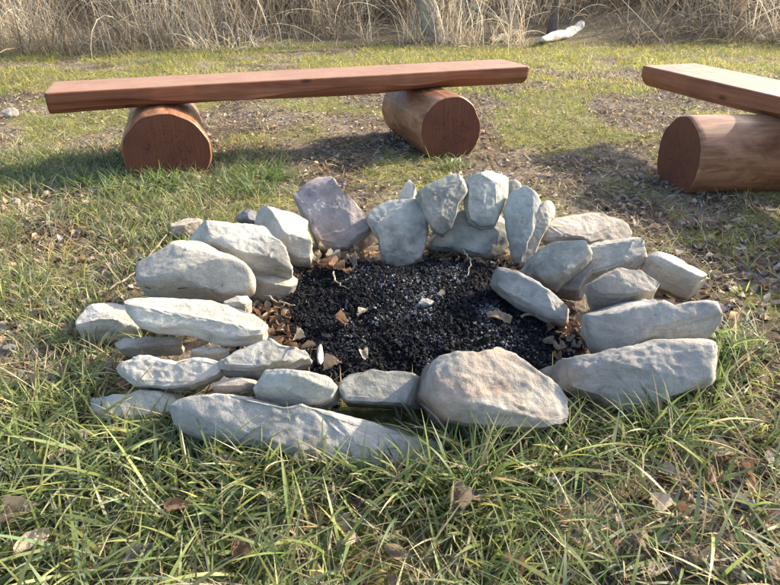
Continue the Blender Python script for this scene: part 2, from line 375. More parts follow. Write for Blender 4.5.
        dis = terr * .013 * rough * amp + (fbm(sd_ * 22, seed + 2, 3) - .5) * .006 * rough * amp + (vnoise(sd_ * 95, seed + 3) - .5) * .0032 * rough - lay * (1 - np.abs(vn[:, 2])) * .010 * rough * amp
        dis *= min(1.0, size / 0.13)
        L = L + vn * dis[:, None]; L = L + np.array([c0[0], c0[1], -t / 2])
        W = P0 + L[:, :1] * e1 + L[:, 1:2] * e2 + L[:, 2:] * n
        pj = proj(W); l2, h2 = pj.min(0), pj.max(0)
        of = of + ((lo + hi) - (l2 + h2)) / 2; sc_ = sc_ * np.clip((hi - lo) * 1.06 / (h2 - l2), .7, 1.4)
        if it == NI - 2: continue
        dp = pj - cen; pa_ = np.arctan2(dp[:, 1], dp[:, 0]); pr_ = np.hypot(dp[:, 0], dp[:, 1]); nb = 72
        nb = 30; bi = ((pa_ + math.pi) / (2 * math.pi) * nb).astype(int) % nb; rmax = np.zeros(nb); np.maximum.at(rmax, bi, pr_)
        tb = np.zeros(nb); np.maximum.at(tb, ((ang_ + math.pi) / (2 * math.pi) * nb).astype(int) % nb, tr_)
        bc = (np.arange(nb) + .5) / nb * 2 * math.pi - math.pi; good = (rmax > 0) & (tb > 0); ra = np.ones(nb); ra[good] = np.clip(tb[good] / rmax[good], .75, 1.3)
        for _ in range(2): ra = (np.roll(ra, 2) + 2 * np.roll(ra, 1) + 3 * ra + 2 * np.roll(ra, -1) + np.roll(ra, -2)) / 9
        fac = np.clip(fac * np.interp(ang_, bc, ra, period=2 * math.pi) ** .8, .6, 1.4)
    HULLS.append(hull2(W[:, :2])); k = W[:, 2].argmin(); orgL = np.array([L[:, 0].mean(), L[:, 1].mean(), L[:, 2].min()])
    org = P0 + orgL[0] * e1 + orgL[1] * e2 + orgL[2] * n
    me = mesh_np('stone', L - orgL, [quads, tri])
    if not smooth_stone: me.set_sharp_from_angle(angle=R(38))
    return me, Matrix(((e1[0], e2[0], n[0], org[0]), (e1[1], e2[1], n[1], org[1]), (e1[2], e2[2], n[2], org[2]), (0, 0, 0, 1)))
Z4, Z5, Z6, Z7, Z8, Z9 = (60, 170), (260, 160), (470, 180), (80, 290), (300, 310), (520, 300)
GR = 'stones ringing the fire pit'
STONES = [  # zoom origin, outline, base height, tilt, thickness, material, boxiness, roughness, label
 (Z4, [(240,290),(290,255),(350,215),(420,215),(480,245),(540,270),(568,305),(580,350),(560,380),(510,398),(430,390),(360,388),(290,380),(240,352)], .06, (-.05,-.55), .15, 'stone_pale', 2.7, .7, 'largest smooth rounded grey boulder above the long pale slab'),
 (Z4, [(398,195),(405,165),(450,155),(590,165),(620,190),(650,240),(675,272),(690,300),(640,322),(580,318),(530,300),(480,270),(420,225)], .09, (.1,-.5), .11, 'stone_pale', 3.6, 1, 'flat-topped beige stone propped behind the smooth rounded boulder'),
 (Z4, [(585,140),(620,110),(700,130),(740,150),(755,250),(752,285),(710,288),(665,262),(630,225),(605,165)], .05, (.15,-.45), .11, 'stone_pale', 4.5, 1, 'angular whitish block with warm lit lower face beside purple-grey stone'),
 (Z4, [(560,325),(650,315),(690,310),(708,365),(690,395),(650,402),(600,385),(570,360)], .02, (.35,-.1), .10, 'stone_pale', 4, 1, 'small cream block wedged under the flat-topped beige stone'),
 (Z4, [(203,405),(240,385),(330,385),(430,390),(500,410),(550,440),(590,465),(615,500),(600,524),(540,528),(470,528),(420,506),(330,488),(250,478),(215,448)], .11, (.10,-.16), .065, 'stone_pale', 3.2, .7, 'long pale slab lying aslant below the smooth rounded boulder'),
 (Z4, [(80,405),(170,402),(205,420),(235,470),(240,500),(200,525),(140,525),(55,515),(65,460)], .02, (.05,-.12), .11, 'stone_pale', 4.2, 1, 'bright white squarish block at the grassy outer end of the long pale slab'),
 (Z4, [(495,402),(560,378),(576,415),(556,437),(510,430)], .07, (.2,-.2), .05, 'stone_pale', 3.5, 1, 'small white wedge poking out under the rounded boulder'),
 (Z4, [(335,165),(380,145),(430,150),(425,190),(370,205),(340,195)], .02, (0,-.3), .07, 'stone_tan', 3, 1, 'small yellowish stone in grass behind the rounded boulder'),
 (Z4, [(530,140),(555,118),(590,125),(605,165),(570,170),(535,160)], .03, (0,-.6), .06, 'slate', 3, 1, 'small blue-grey stone hiding behind the angular whitish block'),
 (Z7, [(122,205),(180,198),(290,215),(350,205),(400,200),(425,240),(390,272),(340,300),(240,303),(160,287),(130,245)], .05, (0,-0.65), .07, 'stone_grey', 3.6, 1.2, 'grey wedge stone stacked on the low kerb slab by the grass'),
 (Z7, [(415,235),(460,190),(530,152),(560,148),(610,168),(660,172),(690,190),(620,238),(560,248),(540,268),(480,268),(430,264)], .06, (.05,-.5), .10, 'stone_grey', 4, 1.2, 'pointed grey stone with its sharp tip reaching over the leaves'),
 (Z7, [(403,295),(430,270),(480,264),(530,278),(538,300),(500,320),(430,320),(406,312)], .05, (0,-.4), .055, 'stone_tan', 2.3, .5, 'small smooth oval cobble between the wedge stone and the greenish block'),
 (Z7, [(533,300),(560,240),(650,240),(730,255),(777,290),(772,332),(720,357),(640,362),(570,347),(530,325)], .04, (0,-0.85), .12, 'stone_green', 4.4, 1.2, 'cracked greenish block beside the oval cobble'),
 (Z7, [(38,325),(140,311),(230,300),(300,306),(335,330),(330,385),(200,402),(100,402),(45,362)], -.03, (0,-0.9), .10, 'stone_green', 7, 1, 'low flat kerb slab sunk in grass under the grey wedge stone'),
 ((0,0), [(176,402),(230,396),(280,406),(343,414),(393,425),(428,436),(436,462),(380,470),(300,456),(230,444),(180,434)], -.03, (0.03,-0.9), .11, 'stone_grey', 6, 1, 'longest low kerb stone half buried in grass below the greenish block'),
 (Z7, [(330,185),(380,172),(445,172),(440,215),(380,222),(335,212)], .06, (0,-.2), .05, 'stone_pale', 4, 1, 'thin pale slab squeezed beneath the long pale slab'),
 (Z7, [(110,160),(200,140),(300,150),(310,185),(220,200),(130,195)], .04, (0,-.4), .06, 'stone_tan', 3.5, 1, 'brown earthy stone tucked under the white squarish block'),
 (Z8, [(118,228),(150,190),(210,180),(330,185),(352,198),(370,290),(330,303),(240,295),(160,287),(118,268)], .02, (0,-0.85), .12, 'stone_green', 4, .9, 'oblong grey-green stone between greenish block and the red-brown boulder'),
 (Z8, [(345,185),(400,148),(470,128),(560,122),(612,120),(652,143),(692,173),(735,215),(790,270),(785,330),(720,365),(600,378),(480,375),(395,360),(372,320),(355,240)], -.03, (0.03,-0.85), .24, 'stone_red', 8, 1.3, 'big angular red-brown boulder with grass growing against its front'),
 (Z9, [(55,210),(110,172),(200,170),(270,155),(340,130),(400,122),(480,120),(545,122),(585,150),(575,200),(490,265),(395,320),(300,352),(225,345),(170,315),(105,265)], -.04, (-0.05,-0.85), .2, 'stone_grey', 7, 1.2, 'broad blue-grey boulder sloping into the grass beside the red-brown boulder'),
 (Z9, [(197,65),(218,25),(300,10),(370,2),(440,15),(500,4),(572,8),(597,50),(592,98),(520,118),(430,128),(370,128),(310,148),(260,170),(198,176),(192,120)], .03, (-0.1,-0.8), .14, 'stone_grey', 4.4, 1.1, 'long rectangular grey block lying just behind the broad blue-grey boulder'),
 (Z6, [(345,350),(357,295),(440,270),(500,265),(562,318),(555,355),(470,372),(410,390),(350,405)], .09, (-0.15,-0.6), .10, 'stone_tan', 4.2, 1, 'brownish-grey block resting on the long rectangular block'),
 (Z6, [(512,245),(540,220),(600,223),(650,248),(690,290),(708,340),(680,358),(640,358),(590,335),(540,302),(518,275)], .05, (.05,-.4), .12, 'stone_pale', 2.7, .9, 'oval lichen-speckled stone at the outer edge by the litter'),
 (Z6, [(262,350),(300,310),(340,260),(360,210),(410,185),(480,176),(532,210),(512,242),(450,270),(380,290),(350,325),(340,358)], .04, (-.45,-.45), .09, 'stone_grey', 3.6, 1, 'grey slab leaning between the oval speckled stone and the smooth blue-grey slab'),
 (Z6, [(152,278),(200,220),(250,190),(340,183),(364,210),(345,252),(290,305),(255,335),(215,315)], .06, (-.4,-.6), .08, 'stone_green', 3.2, .7, 'smooth blue-grey slab with a split along its edge'),
 (Z6, [(66,280),(100,265),(150,275),(210,308),(260,350),(287,380),(292,412),(280,438),(240,432),(180,402),(130,372),(85,322)], .01, (-.35,-.75), .10, 'stone_grey', 3.4, .8, 'pointed grey slab slumped inward onto the charcoal'),
 (Z6, [(216,158),(230,125),(300,110),(370,98),(430,118),(472,150),(482,178),(440,190),(400,200),(350,205),(300,200),(215,185)], .05, (0.05,-.25), .07, 'stone_tan', 4, 1, 'flat tan-brown stone behind the smooth blue-grey slab'),
 (Z6, [(103,92),(120,45),(160,23),(192,40),(217,75),(200,110),(180,160),(160,200),(150,245),(128,245),(113,170)], .03, (-.35,-1.2), .06, 'stone_green', 4, 1, 'tall pale slab standing beside the upright base stone'),
 (Z6, [(146,195),(170,130),(215,73),(252,68),(252,100),(222,150),(202,200),(182,248),(148,255)], .02, (.15,-1.2), .06, 'stone_pale', 4, 1.1, 'narrow cream stone wedged against the tall pale slab'),
 (Z5, [(106,115),(160,60),(200,53),(240,95),(290,140),(322,190),(345,227),(300,268),(258,302),(215,295),(182,272),(150,200),(125,160)], -.01, (-.05,-.7), .15, 'stone_purple', 4.2, 1.2, 'big purple-grey stone with dark sooty patches and brown base'),
 (Z5, [(321,165),(380,130),(460,123),(492,150),(502,210),(482,297),(440,322),(400,330),(372,312),(345,225)], 0, (0,-1.0), .09, 'stone_green', 3.8, 1, 'upright green-grey slab with a dark smudge next to purple-grey stone'),
 (Z5, [(408,140),(430,90),(450,63),(467,90),(470,140)], .12, (0,-1.2), .04, 'stone_pale', 4, 1, 'small pale tip peeking over the upright green-grey slab'),
 (Z5, [(470,105),(510,75),(570,48),(612,55),(617,90),(592,150),(572,212),(550,234),(518,217),(498,175)], .10, (-.1,-1.15), .065, 'stone_green', 4, 1, 'blue-green slab balanced on one end of the upright base stone'),
 (Z5, [(612,60),(690,36),(742,55),(742,110),(702,207),(660,213),(623,197),(610,120)], .10, (.05,-1.15), .075, 'stone_green', 4.4, 1, 'shield-shaped pale slab standing on top of the base stone'),
 (Z5, [(498,232),(545,200),(600,150),(700,150),(750,200),(747,245),(735,272),(700,303),(650,305),(570,286),(503,268)], -.01, (0,-.9), .12, 'stone_green', 3.8, 1, 'wide blue-grey base stone carrying two standing slabs'),
 (Z5, [(735,58),(775,60),(790,95),(770,130),(735,120)], .12, (0,-1), .05, 'stone_tan', 3.5, 1, 'small tan stone half hidden behind the shield-shaped slab'),
]
for i, (off, pts, z0, tilt, th, mt, bx, rg, lab) in enumerate(STONES):
    px = np.array(pts, float) / (3.0 if off != (0, 0) else 1.0) + np.array(off)
    me, org = stone_mesh(px, z0, tilt, th, 100 + i, bx, 9, rg)
    link('stone', me, M[mt], label=lab, cat='stone', group=GR).matrix_world = org

# ------------------------------------------------------------------ benches
def tube_rings(sections):
    """sections: list of (M,3) loops -> quads"""
    m = len(sections[0]); v = np.vstack(sections); a = np.arange(m); b = (a + 1) % m
    q = np.vstack([np.stack([k * m + a, k * m + b, (k + 1) * m + b, (k + 1) * m + a], 1) for k in range(len(sections) - 1)])
    return v, q
def plank_mesh(L, W, T, seed):
    """local: x along the length, y across (0 = front edge), z up from 0"""
    ns = 120; secs = []
    for k in range(ns + 1):
        u = k / ns; x_ = u * L
        def nz(s, f=3.0): return float(vnoise(np.array([[x_ * f, s, seed * 1.7]]), seed)[0] - .5)
        wane = 0.015 + 0.06 * (nz(3.3, 2.6) + .5); wane_h = 0.012 + 0.05 * (nz(5.1, 3.4) + .5)
        fy = 0.012 * nz(8.2, 1.5) + .005 * nz(2.9, 9) + .003 * nz(6.9, 25); by = 0.014 * nz(9.7, 1.5); tz = 0.004 * nz(1.2, 2)
        e = 0.006
        pts = [(fy + wane, 0.003 * nz(4)), (fy + wane * .45, wane_h * .42), (fy + .0015, wane_h), (fy + .001, T * .68), (fy, T - e), (fy + e * .35, T - e * .35), (fy + e, T),
               (W * .25, T + tz), (W * .5, T + tz), (W * .75, T + tz), (W + by - e, T), (W + by - e * .35, T - e * .35), (W + by, T - e), (W + by, T * .4), (W + by - .03, 0.0), (W * .5, 0.0)]
        secs.append(np.array([(x_ + 0.004 * (p[1] / T - .5), p[0], p[1]) for p in pts]))
    # rounded ends
    def shrink(sec, dx, f):
        c_ = sec.mean(0); s2 = c_ + (sec - c_) * np.array([1, f, f]); s2[:, 0] = sec[:, 0] + dx; return s2
    secs = [shrink(secs[0], -.012, .965), shrink(secs[0], -.008, .985)] + secs + [shrink(secs[-1], .008, .985), shrink(secs[-1], .012, .965)]
    v, q = tube_rings(secs); m = 16
    cap0 = v[:m].mean(0); cap1 = v[-m:].mean(0); n0 = len(v); v = np.vstack([v, cap0, cap1]); a = np.arange(m); b = (a + 1) % m
    tri = np.vstack([np.stack([np.full(m, n0), b, a], 1), np.stack([np.full(m, n0 + 1), len(v) - 2 - m + a, len(v) - 2 - m + b], 1)])
    q = q[:, ::-1]; tri = tri[:, ::-1]
    return mesh_np('seat_plank', v, [q, tri], False)
def log_mesh(r, L, seed, sq=(1, 1)):
    """local: axis along x from 0 (front face) to L"""
    m = 72; a = np.linspace(0, 2 * math.pi, m, endpoint=False); secs = []
    prof = [(-.0, .965), (.004, .985), (.012, 1.0)] + [(x_, 1.0) for x_ in np.linspace(.03, L - .03, 24)] + [(L - .012, 1.0), (L - .004, .985), (L, .965)]
    for x_, f in prof:
        p = np.stack([np.full(m, x_ * 2.5), np.cos(a) * 1.1, np.sin(a) * 1.1], 1)
        rr = r * f * (1 + 0.13 * (fbm(p * np.array([.5, 1, 1]) + seed, seed, 2) - .5) + .035 * (vnoise(p * np.array([2, 4, 4]) + seed, seed + 2) - .5))
        secs.append(np.stack([np.full(m, x_), np.cos(a) * rr * sq[0], np.sin(a) * rr * sq[1]], 1))
    v, q = tube_rings(secs); return v, q, m
def log_obj(parent, r, L, seed, loc, rotz, sq=(1, 1)):
    v, q, m = log_mesh(r, L, seed, sq)
    body = link('log_support', mesh_np('log_support', v, q[:, ::-1]), M['log'], parent, loc, (0, 0, rotz))
    for k, (sl, flip) in enumerate(((v[:m], 1), (v[-m:], -1))):
        c_ = sl.mean(0); sg = -1 if k == 0 else 1
        rings = [c_ + (sl - c_) * s_ + np.array([sg * 0.0015, 0, 0]) * 1 for s_ in (1.0, .75, .5, .25)]
        vv = np.vstack(rings + [c_[None] + np.array([[sg * .0015, 0, 0]])]); a = np.arange(m); b = (a + 1) % m
        qq = np.vstack([np.stack([j * m + a, j * m + b, (j + 1) * m + b, (j + 1) * m + a], 1) for j in range(3)]); tt = np.stack([3 * m + a, 3 * m + b, np.full(m, 4 * m)], 1)
        if k == 0: qq, tt = qq, tt
        else: qq, tt = qq[:, ::-1], tt[:, ::-1]
        link('sawn_end', mesh_np('sawn_end', vv, [qq, tt]), M['log_end'], body)
    return body
ZT, PT = 0.41, 0.098
def empty(name, loc, rz, label, cat, group=None):
    o = bpy.data.objects.new(name, None); col.objects.link(o); o.location = loc; o.rotation_euler = (0, 0, rz); o.empty_display_size = .1
    o['label'] = label; o['category'] = cat
    if group: o['group'] = group
    return o
# bench behind the pit
A1, B1 = on_z([(46, 93), (528, 66.5)], ZT)[:, :2]
d1 = B1 - A1; L1 = float(np.hypot(*d1)); yaw1 = math.atan2(d1[1], d1[0])
print('bench1', A1, B1, L1, math.degrees(yaw1))
bench1 = empty('log_bench', (A1[0], A1[1], 0), yaw1, 'long red-brown plank bench on two log rounds seen whole behind the fire pit', 'bench', 'log benches round the fire pit')
link('seat_plank', plank_mesh(L1, .33, PT, 3), M['plank'], bench1, (0, 0, ZT - PT))
def local1(px, z=0):
    p = on_z([px], z)[0][:2] - A1; c_, s_ = math.cos(-yaw1), math.sin(-yaw1)
    return p[0] * c_ - p[1] * s_, p[0] * s_ + p[1] * c_
lx, ly = local1((173, 182)); print('log1', lx, ly); log_obj(bench1, .205, .6, 5, (lx, -.13, .125), R(90), (.98, .97))
lx, ly = local1((456, 159)); print('log2', lx, ly); log_obj(bench1, .180, .66, 8, (lx - .01, -.21, .14), R(90))
# bench to the right, running out of the picture
A2, B2 = on_z([(643, 65.5), (780, 97)], ZT)[:, :2]
d2 = B2 - A2; yaw2 = math.atan2(d2[1], d2[0]); L2 = 2.35
print('bench2', A2, B2, math.degrees(yaw2))
bench2 = empty('log_bench', (A2[0], A2[1], 0), yaw2, 'red-brown plank bench set at an angle with brightly lit top and one log round showing', 'bench', 'log benches round the fire pit')
link('seat_plank', plank_mesh(L2, .36, PT + .012, 6), M['plank'], bench2, (0, 0, ZT - PT - .012))
p3 = on_z([(671, 186)], 0)[0][:2]; c_, s_ = math.cos(-yaw2), math.sin(-yaw2); q = p3 - A2
lx, ly = q[0] * c_ - q[1] * s_, q[0] * s_ + q[1] * c_; print('log3', lx, ly)
log_obj(bench2, .180, 1.0, 11, (lx, ly, .135), R(80)); log_obj(bench2, .19, .8, 14, (L2 - .35, -.2, .14), R(90))

# ------------------------------------------------------------------ background wood
def sweep(pts, rad, m=14, seed=0, amp=.12):
    pts = np.asarray(pts, float); secs = []
    a = np.linspace(0, 2 * math.pi, m, endpoint=False)
    for k, p in enumerate(pts):
        tn = pts[min(k + 1, len(pts) - 1)] - pts[max(k - 1, 0)]; tn /= np.linalg.norm(tn)
        u = np.cross(tn, [0.31, 0.92, 0.22]); u /= np.linalg.norm(u); v_ = np.cross(tn, u)
        dirs = np.outer(np.cos(a), u) + np.outer(np.sin(a), v_)
        rr = rad[k] * (1 + amp * 2 * (vnoise(p * 4 + dirs * 1.4, seed) - .5))
        secs.append(p + dirs * rr[:, None])
    v, q = tube_rings(secs); n0 = len(v); v = np.vstack([v, pts[0], pts[-1]]); b = np.roll(np.arange(m), -1); a = np.arange(m)
    tri = np.vstack([np.stack([np.full(m, n0), b, a], 1), np.stack([np.full(m, n0 + 1), n0 - m + a, n0 - m + b], 1)])
    return v, q, tri
def join(parts):
    V, Q, T, o = [], [], [], 0
    for v, q, t_ in parts: V.append(v); Q.append(q + o); T.append(t_ + o); o += len(v)
    return np.vstack(V), [np.vstack(Q), np.vstack(T)]
def curve(p0, p1, n, seed, wob):
    rng = np.random.default_rng(seed); t_ = np.linspace(0, 1, n)[:, None]
    o = np.cumsum(rng.normal(size=(n, 3)) * wob, 0); o -= o[:1]; return p0 + (p1 - p0) * t_ + o * t_ ** .3
def tree(px, dist, r, lean, label, mat, seed, h=5.0):
    rng = np.random.default_rng(seed); rr = rays([px])[0]; base = CAM + rr * (dist / rr[1]); base[2] = float(gz(base[0], base[1])) - .05
    root = empty('bare_tree', tuple(base), 0, label, 'tree', 'bare trees at the field edge')
    n = 40; tp = curve(np.zeros(3), np.array([lean[0], lean[1], h]), n, seed, .014)
    tt = np.linspace(0, 1, n); rad = r * (1 - .75 * tt) * (1 + .9 * np.exp(-tt * 22))
    v, q, t_ = sweep(tp, rad, 22, seed, .34); link('trunk', mesh_np('trunk', v, [q, t_]), mat, root)
    parts = []
    def branch(p, dr, ln, r0, lev):
        pts = curve(p, p + dr * ln, 7, int(rng.integers(1e6)), ln * .035); pts[:, 2] += np.linspace(0, 1, 7) ** 2 * ln * .15
        parts.append(sweep(pts, r0 * np.linspace(1, .3, 7), 6, 1, .05))
        if lev < 2:
            for _ in range(4 if lev == 0 else 3):
                k = rng.integers(2, 7); d2_ = dr + rng.normal(size=3) * .55; d2_ /= np.linalg.norm(d2_); branch(pts[k], d2_, ln * rng.uniform(.4, .65), r0 * .45, lev + 1)
    for _ in range(9):
        k = rng.integers(14, n); az = rng.uniform(0, 6.28); dr = np.array([math.cos(az), math.sin(az), rng.uniform(.3, 1.1)]); dr /= np.linalg.norm(dr)
        branch(tp[k], dr, rng.uniform(1.0, 2.0), rad[k] * .5, 0)
    V, F = join(parts); link('crown', mesh_np('crown', V, F), mat, root)
    return root
tree((437, 46), 8.7, .12, (-1.5, .5, 0), 'pale lichen-covered tree trunk rising from the dry brush behind the bench', M['bark_pale'], 31)
tree((551, 34), 9.3, .05, (.25, .5, 0), 'thin dark tree trunk beside the bleached fallen log', M['bark_dark'], 32, 4.5)
tree((470, 30), 9.9, .06, (-.5, .3, 0), 'slim dark stem in the brush next to the pale trunk', M['bark_dark'], 33, 4.0)
# bleached fallen log
pl = on_z([(540, 40), (583, 30)], .08); pl[1, 2] += .02
v, q, t_ = sweep(curve(pl[0], pl[1], 14, 3, .006), np.array([.025, .045, .05, .062, .058, .07, .075, .068, .08, .085, .075, .09, .085, .05]), 16, 4, .6)
v2, q2, t2 = sweep(np.array([pl[1] - [.07, 0, 0], pl[1] + [-.05, 0, .07], pl[1] + [-.035, 0, .115]]), np.array([.05, .04, .022]), 8, 4, .2)
V, F = join([(v, q, t_), (v2, q2, t2)]); link('fallen_log', mesh_np('fallen_log', V - pl[0], F), M['bleached'], loc=pl[0], label='short bleached white fallen log with a broken stub at the field edge', cat='log')
pl = on_z([(487, 41), (518, 35)], .05)
v, q, t_ = sweep(curve(pl[0], pl[1], 8, 9, .012), np.array([.03, .045, .05, .055, .055, .05, .045, .03]), 12, 6, .25)
link('fallen_branch', mesh_np('fallen_branch', v - pl[0], [q, t_]), M['bark_pale'], loc=pl[0], label='low straw-coloured branch lying between pale trunk and white fallen log', cat='branch')
r0 = rays([(468, 2)])[0]; r1 = rays([(512, 28)])[0]; pa, pb = CAM + r0 * (8.7 / r0[1]), CAM + r1 * (8.9 / r1[1])
pb[2] = max(pb[2], float(gz(pb[0], pb[1])) + .05)
v, q, t_ = sweep(curve(pb, pa, 9, 5, .01), np.linspace(.02, .04, 9), 10, 3, .2)
link('fallen_branch', mesh_np('fallen_branch', v - pb, [q, t_]), M['bark_pale'], loc=pb, label='thin dead limb slanting down through the brush beside the pale trunk', cat='branch')
p = on_z([(238, 48)], 0)[0]; p[2] = float(gz(p[0], p[1])) - .05
v, q, t_ = sweep(np.array([[0, 0, 0], [.004, 0, .1], [0, .003, .2], [.006, 0, .30], [.006, 0, .315]]), np.array([.032, .03, .03, .028, .015]), 8, 2, .15)
link('wooden_stake', mesh_np('wooden_stake', v, [q, t_]), M['bark_dark'], loc=p, label='short dark wooden stake at the edge of the dry brush', cat='stake')

# ------------------------------------------------------------------ blades of grass and straw
def inside_stones(x, y, grow=0.0):
    m = np.zeros(len(x), bool)
    for hp in HULLS:
        c_ = hp.mean(0); h = c_ + (hp - c_) * (0.97 + grow); lo, hi = h.min(0), h.max(0)
        s_ = np.where((x > lo[0]) & (x < hi[0]) & (y > lo[1]) & (y < hi[1]) & ~m)[0]
        if len(s_): m[s_] = in_poly(x[s_], y[s_], h)
    return m
def in_logs(x, y):
    m = np.zeros(len(x), bool)
    for o in bpy.data.objects:
        if o.name.startswith('log_support'):
            pr = o.parent; ang = pr.rotation_euler[2] + o.rotation_euler[2]; c_, s_ = math.cos(pr.rotation_euler[2]), math.sin(pr.rotation_euler[2])
            ox = pr.location[0] + o.location[0] * c_ - o.location[1] * s_; oy = pr.location[1] + o.location[0] * s_ + o.location[1] * c_
            dx, dy = x - ox, y - oy; u = dx * math.cos(ang) + dy * math.sin(ang); v_ = -dx * math.sin(ang) + dy * math.cos(ang)
            m |= (u > -.01) & (u < 1.0) & (np.abs(v_) < .17)
    return m
def blades(x, y, ln, wd, lean, curl, cb, ct, seg, rng, az=None, z=None):
    """curved tapering ribbons; arrays of length n. lean: start angle from vertical, curl: extra bend to the tip"""
    n = len(x); az = rng.uniform(0, 2 * math.pi, n) if az is None else az
    z = gz(x, y) - .004 if z is None else z
    dx, dy = np.cos(az), np.sin(az); roll = rng.normal(0, .6, n)
    sx, sy = -np.sin(az), np.cos(az)
    P = np.stack([x, y, z], 1); V = np.zeros((n, seg + 1, 2, 3), np.float32); C = np.zeros((n, seg + 1, 2, 3), np.float32)
    twist = rng.normal(0, .5, n)
    for k in range(seg + 1):
        u = k / seg; th = lean + curl * u; wv = wd * (1 - u ** 2.2) * (.65 + .7 * u if u < .5 else 1.0) + 0.0002
        rl = roll + twist * u
        nxv = np.stack([-np.cos(th) * dx, -np.cos(th) * dy, np.sin(th)], 1)
        sd_ = np.stack([sx, sy, np.zeros(n)], 1) * np.cos(rl)[:, None] + nxv * np.sin(rl)[:, None]
        V[:, k, 0] = P - sd_ * wv[:, None] / 2; V[:, k, 1] = P + sd_ * wv[:, None] / 2
        C[:, k, 0] = C[:, k, 1] = cb + (ct - cb) * u
        st = ln / seg; P = P + np.stack([np.sin(th) * dx, np.sin(th) * dy, np.cos(th)], 1) * st[:, None]
        P[:, 2] = np.maximum(P[:, 2], z + .003)
    b = (np.arange(n) * (seg + 1) * 2)[:, None]; k = np.arange(seg)[None] * 2
    F = np.stack([b + k, b + k + 1, b + k + 3, b + k + 2], -1).reshape(-1, 4)
    return V.reshape(-1, 3), F, C.reshape(-1, 3)
class Acc:
    def __init__(s): s.V, s.F, s.C, s.o = [], [], [], 0
    def add(s, vfc):
        v, f, c = vfc; s.V.append(v); s.F.append(f + s.o); s.C.append(c); s.o += len(v)
    def make(s, name, mat, label, cat):
        o = link(name, mesh_np(name, np.concatenate(s.V), np.concatenate(s.F), True, np.concatenate(s.C)), mat, label=label, cat=cat, kind='stuff')
        print(name, 'tris', 2 * sum(len(f) for f in s.F)); return o
def pick(rng, n, cols, p, jit=.18):
    c = np.array(cols)[rng.choice(len(cols), n, p=np.array(p) / sum(p))]
    return np.clip(c * (1 + rng.normal(0, jit, (n, 1))) * (1 + rng.normal(0, jit * .5, (n, 1)) * np.array([.5, 0, -1.0])), .004, .9)
GREEN = [(.135, .215, .05), (.175, .25, .065), (.085, .15, .048), (.26, .30, .075), (.145, .205, .105)]
STRAW = [(.44, .36, .21), (.36, .28, .155), (.52, .45, .29), (.27, .20, .12), (.34, .31, .22)]
def scatter(rng, n, x0, x1, y0, y1): return rng.uniform(x0, x1, n), rng.uniform(y0, y1, n)
def view_x(y): return 0.85 + 0.80 * np.asarray(y)          # half width of the view at distance y, with margin
rng = np.random.default_rng(7)
pitd = lambda x, y: pit_dist(x, y)
AG, AS = Acc(), Acc()
# foreground sward: long drooping green blades in tufts, straw below
def tufts(n_t, per, region, lnr, wdr, cols, p, keep, spread=.03, leanr=(.1, .6), curlr=(.5, 1.6), seg=5, tipmix=.34, acc=AG):
    tx, ty = scatter(rng, n_t, *region); k = keep(tx, ty) > rng.uniform(0, 1, n_t); tx, ty = tx[k], ty[k]
    m = rng.poisson(per, len(tx)) + 1; x = np.repeat(tx, m); y = np.repeat(ty, m); n = len(x)
    vig = np.repeat(rng.uniform(.6, 1.25, len(tx)), m); hue = np.repeat(rng.normal(0, .17, (len(tx), 1)) * np.array([1.2, .55, -.2]) + rng.normal(0, .1, (len(tx), 1)), m, 0)
    x = x + rng.normal(0, spread, n); y = y + rng.normal(0, spread, n)
    ok = (np.abs(x) < view_x(y)) & ~inside_stones(x, y) & (pitd(x, y) > 1.05) & ~in_logs(x, y)
    x, y, vig, hue = x[ok], y[ok], vig[ok], hue[ok]; n = len(x)
    if n == 0: return
    cb = np.clip(pick(rng, n, cols, p) * (1 + hue), .005, .9); ct = cb * (1 - tipmix) + pick(rng, n, STRAW, [1] * 5) * tipmix
    acc.add(blades(x, y, rng.uniform(*lnr, n) * vig, rng.uniform(*wdr, n), rng.uniform(*leanr, n), rng.uniform(*curlr, n) , cb * .8, ct, seg, rng))
front = lambda x, y: np.clip(1.1 - .85 * sstep(.15, .45, x - .35 * sstep(.75, 1.0, y)), 0, 1) * sstep(.25, .5, fbm(xy3(x, y, 4.5), 8, 3))
tufts(2350, 6, (-1.6, 1.6, .22, 1.15), (.05, .15), (.0036, .0078), GREEN, [3, 3, 2, 2, 2], front, leanr=(.3, 1.15), curlr=(.2, 1.3))
tufts(760, 5, (-1.35, 1.4, .22, 1.0), (.10, .21), (.0045, .0098), GREEN, [3, 3, 3, 1, 3], front, leanr=(.6, 1.3), curlr=(.2, 1.2), seg=7)
tufts(3500, 4, (-1.8, 1.9, .22, 1.25), (.04, .15), (.0018, .0042), STRAW, [3, 2, 3, 1.5, 2], lambda x, y: np.full(len(x), .85), spread=.04, leanr=(.7, 1.5), curlr=(.0, .9), acc=AS)
